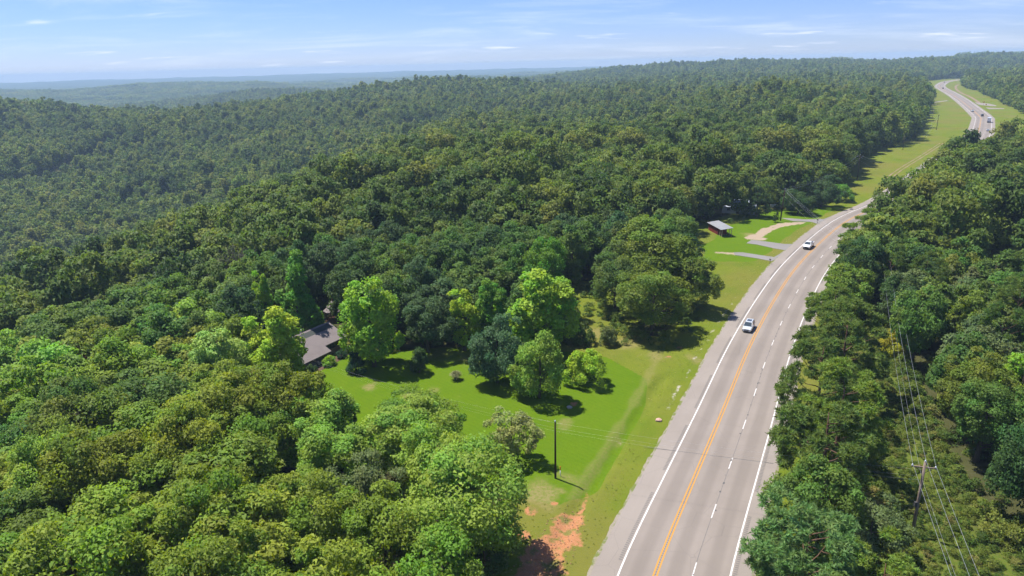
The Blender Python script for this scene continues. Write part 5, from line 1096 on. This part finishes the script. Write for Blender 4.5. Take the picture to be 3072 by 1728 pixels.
def box_truck(s, off, label):
    p = road_at(s, off, Z0 + .008); d = road_at(s + 2, off) - road_at(s - 2, off); e = empty('box_truck', p, math.atan2(d[1], d[0]) + math.pi / 2)
    MB().box((0, .9, 2.25), (2.5, 7.6, 2.7)).build('cargo_box', WHT, e); MB().box((0, .9, .85), (1.0, 8.2, .25)).build('chassis', M_BLACKP, e)
    loft([(-5.4, [(1.0, .6), (1.05, 1.5)]), (-5.1, [(1.05, .5), (1.1, 1.7)]), (-4.5, [(1.1, .5), (1.0, 2.6)]), (-3.1, [(1.1, .5), (1.0, 2.65)])], 'cab', WHT, e)
    for q in (-1, 0, 1): MB().box((q * .8, 4.73, 2.25), (.07, .06, 2.6)).build('door_seam', simple('seam_grey', (.35, .36, .38), .5), e)
    for y in (-4.2, 2.6, 3.7):
        for sx in (-1, 1): wl = MB().tube([(sx * .8, y, .5), (sx * 1.2, y, .5)], .5, 14).build('wheel', M_TYRE, e); MB().tube([(sx * 1.19, y, .5), (sx * 1.22, y, .5)], .28, 10).build('rim', M_RIM, wl)
    for sx in (-1, 1): MB().box((sx * .9, 4.95, .95), (.25, .08, .15)).build('taillight', M_TAIL, e)
    MB().box((0, 4.9, .75), (2.3, .12, .2)).build('bumper', M_BLACKP, e); tag(e, label, 'truck')
box_truck(s_of(378, 549), 5.4, 'white box truck going away at the edge of the far bend')
def parked(x, y, rz, pm, label, kind='suv'):
    e = vehicle(kind, 200, 0, True, pm, label, 'car', 'car'); e.location = (x, y, hz1(x, y) + .02); e.rotation_euler = (0, 0, rz)
parked(-31.5, 75.5, .7, WHT, 'white car glimpsed under the trees near the bottom left'); parked(43.5, 199.5, 1.1, WHT, 'white car glimpsed in the woods beside the brick house')
# stones on the lawn
def stone(x, y, r_, label, m, seed):
    rr_ = np.random.default_rng(seed); bm_ = bmesh.new(); bmesh.ops.create_icosphere(bm_, subdivisions=2, radius=r_)
    for v in bm_.verts: v.co *= 1 + rr_.normal(0, .08); v.co.z *= .5
    me = bpy.data.meshes.new('stone'); bm_.to_mesh(me); bm_.free(); me.materials.append(m); o = obj('stone', me); o.location = (x, y, r_ * .2); tag(o, label, 'stone')
rr = np.random.default_rng(77); b = MB()
for k in range(420):
    x_, y_ = rr.uniform(-1, 8), rr.uniform(56, 73)
    if poly_sd(np.array([x_]), np.array([y_]), DIRT)[0] < -.6: continue
    q = rr.uniform(.04, .13); b.box((x_, y_, q * .25), (q * 1.4, q, q * .8), rr.uniform(0, 3), .6)
o = b.build('pebbles', simple('clay_pebble', (.34, .20, .12), .9, .1, 0, .3, 3)); tag(o, 'loose clay pebbles scattered over the bare red soil', 'pebbles', kind='stuff')
M_STONE = simple('pale_stone', (.36, .33, .30), .9, .2, 0, .25, 6)
stone(*G(1708, 1223)[:2], .45, 'pale rounded stone on the lawn below the egg-shaped tree', M_STONE, 1); stone(*G(1976, 1262)[:2], .5, 'pinkish rock in the verge grass beside the shoulder', simple('pink_rock', (.45, .28, .22), .9), 2)

# ------------------------------------------------------------------ summer haze
def haze(density):
    b = MB(); b.box((0, 0, -15.0), (21400, 21400, 190)); m, t, o = mat('haze'); v = N(t, 'ShaderNodeVolumePrincipled')
    v.inputs['Color'].default_value = (0.53, 0.72, 0.96, 1); v.inputs['Density'].default_value = density; v.inputs['Anisotropy'].default_value = 0.0
    L(t, v.outputs[0], o.inputs['Volume']); h = b.build('haze', m); tag(h, 'thin pale blue summer haze over the whole country', 'haze', kind='stuff'); return h
haze(1.5e-4)
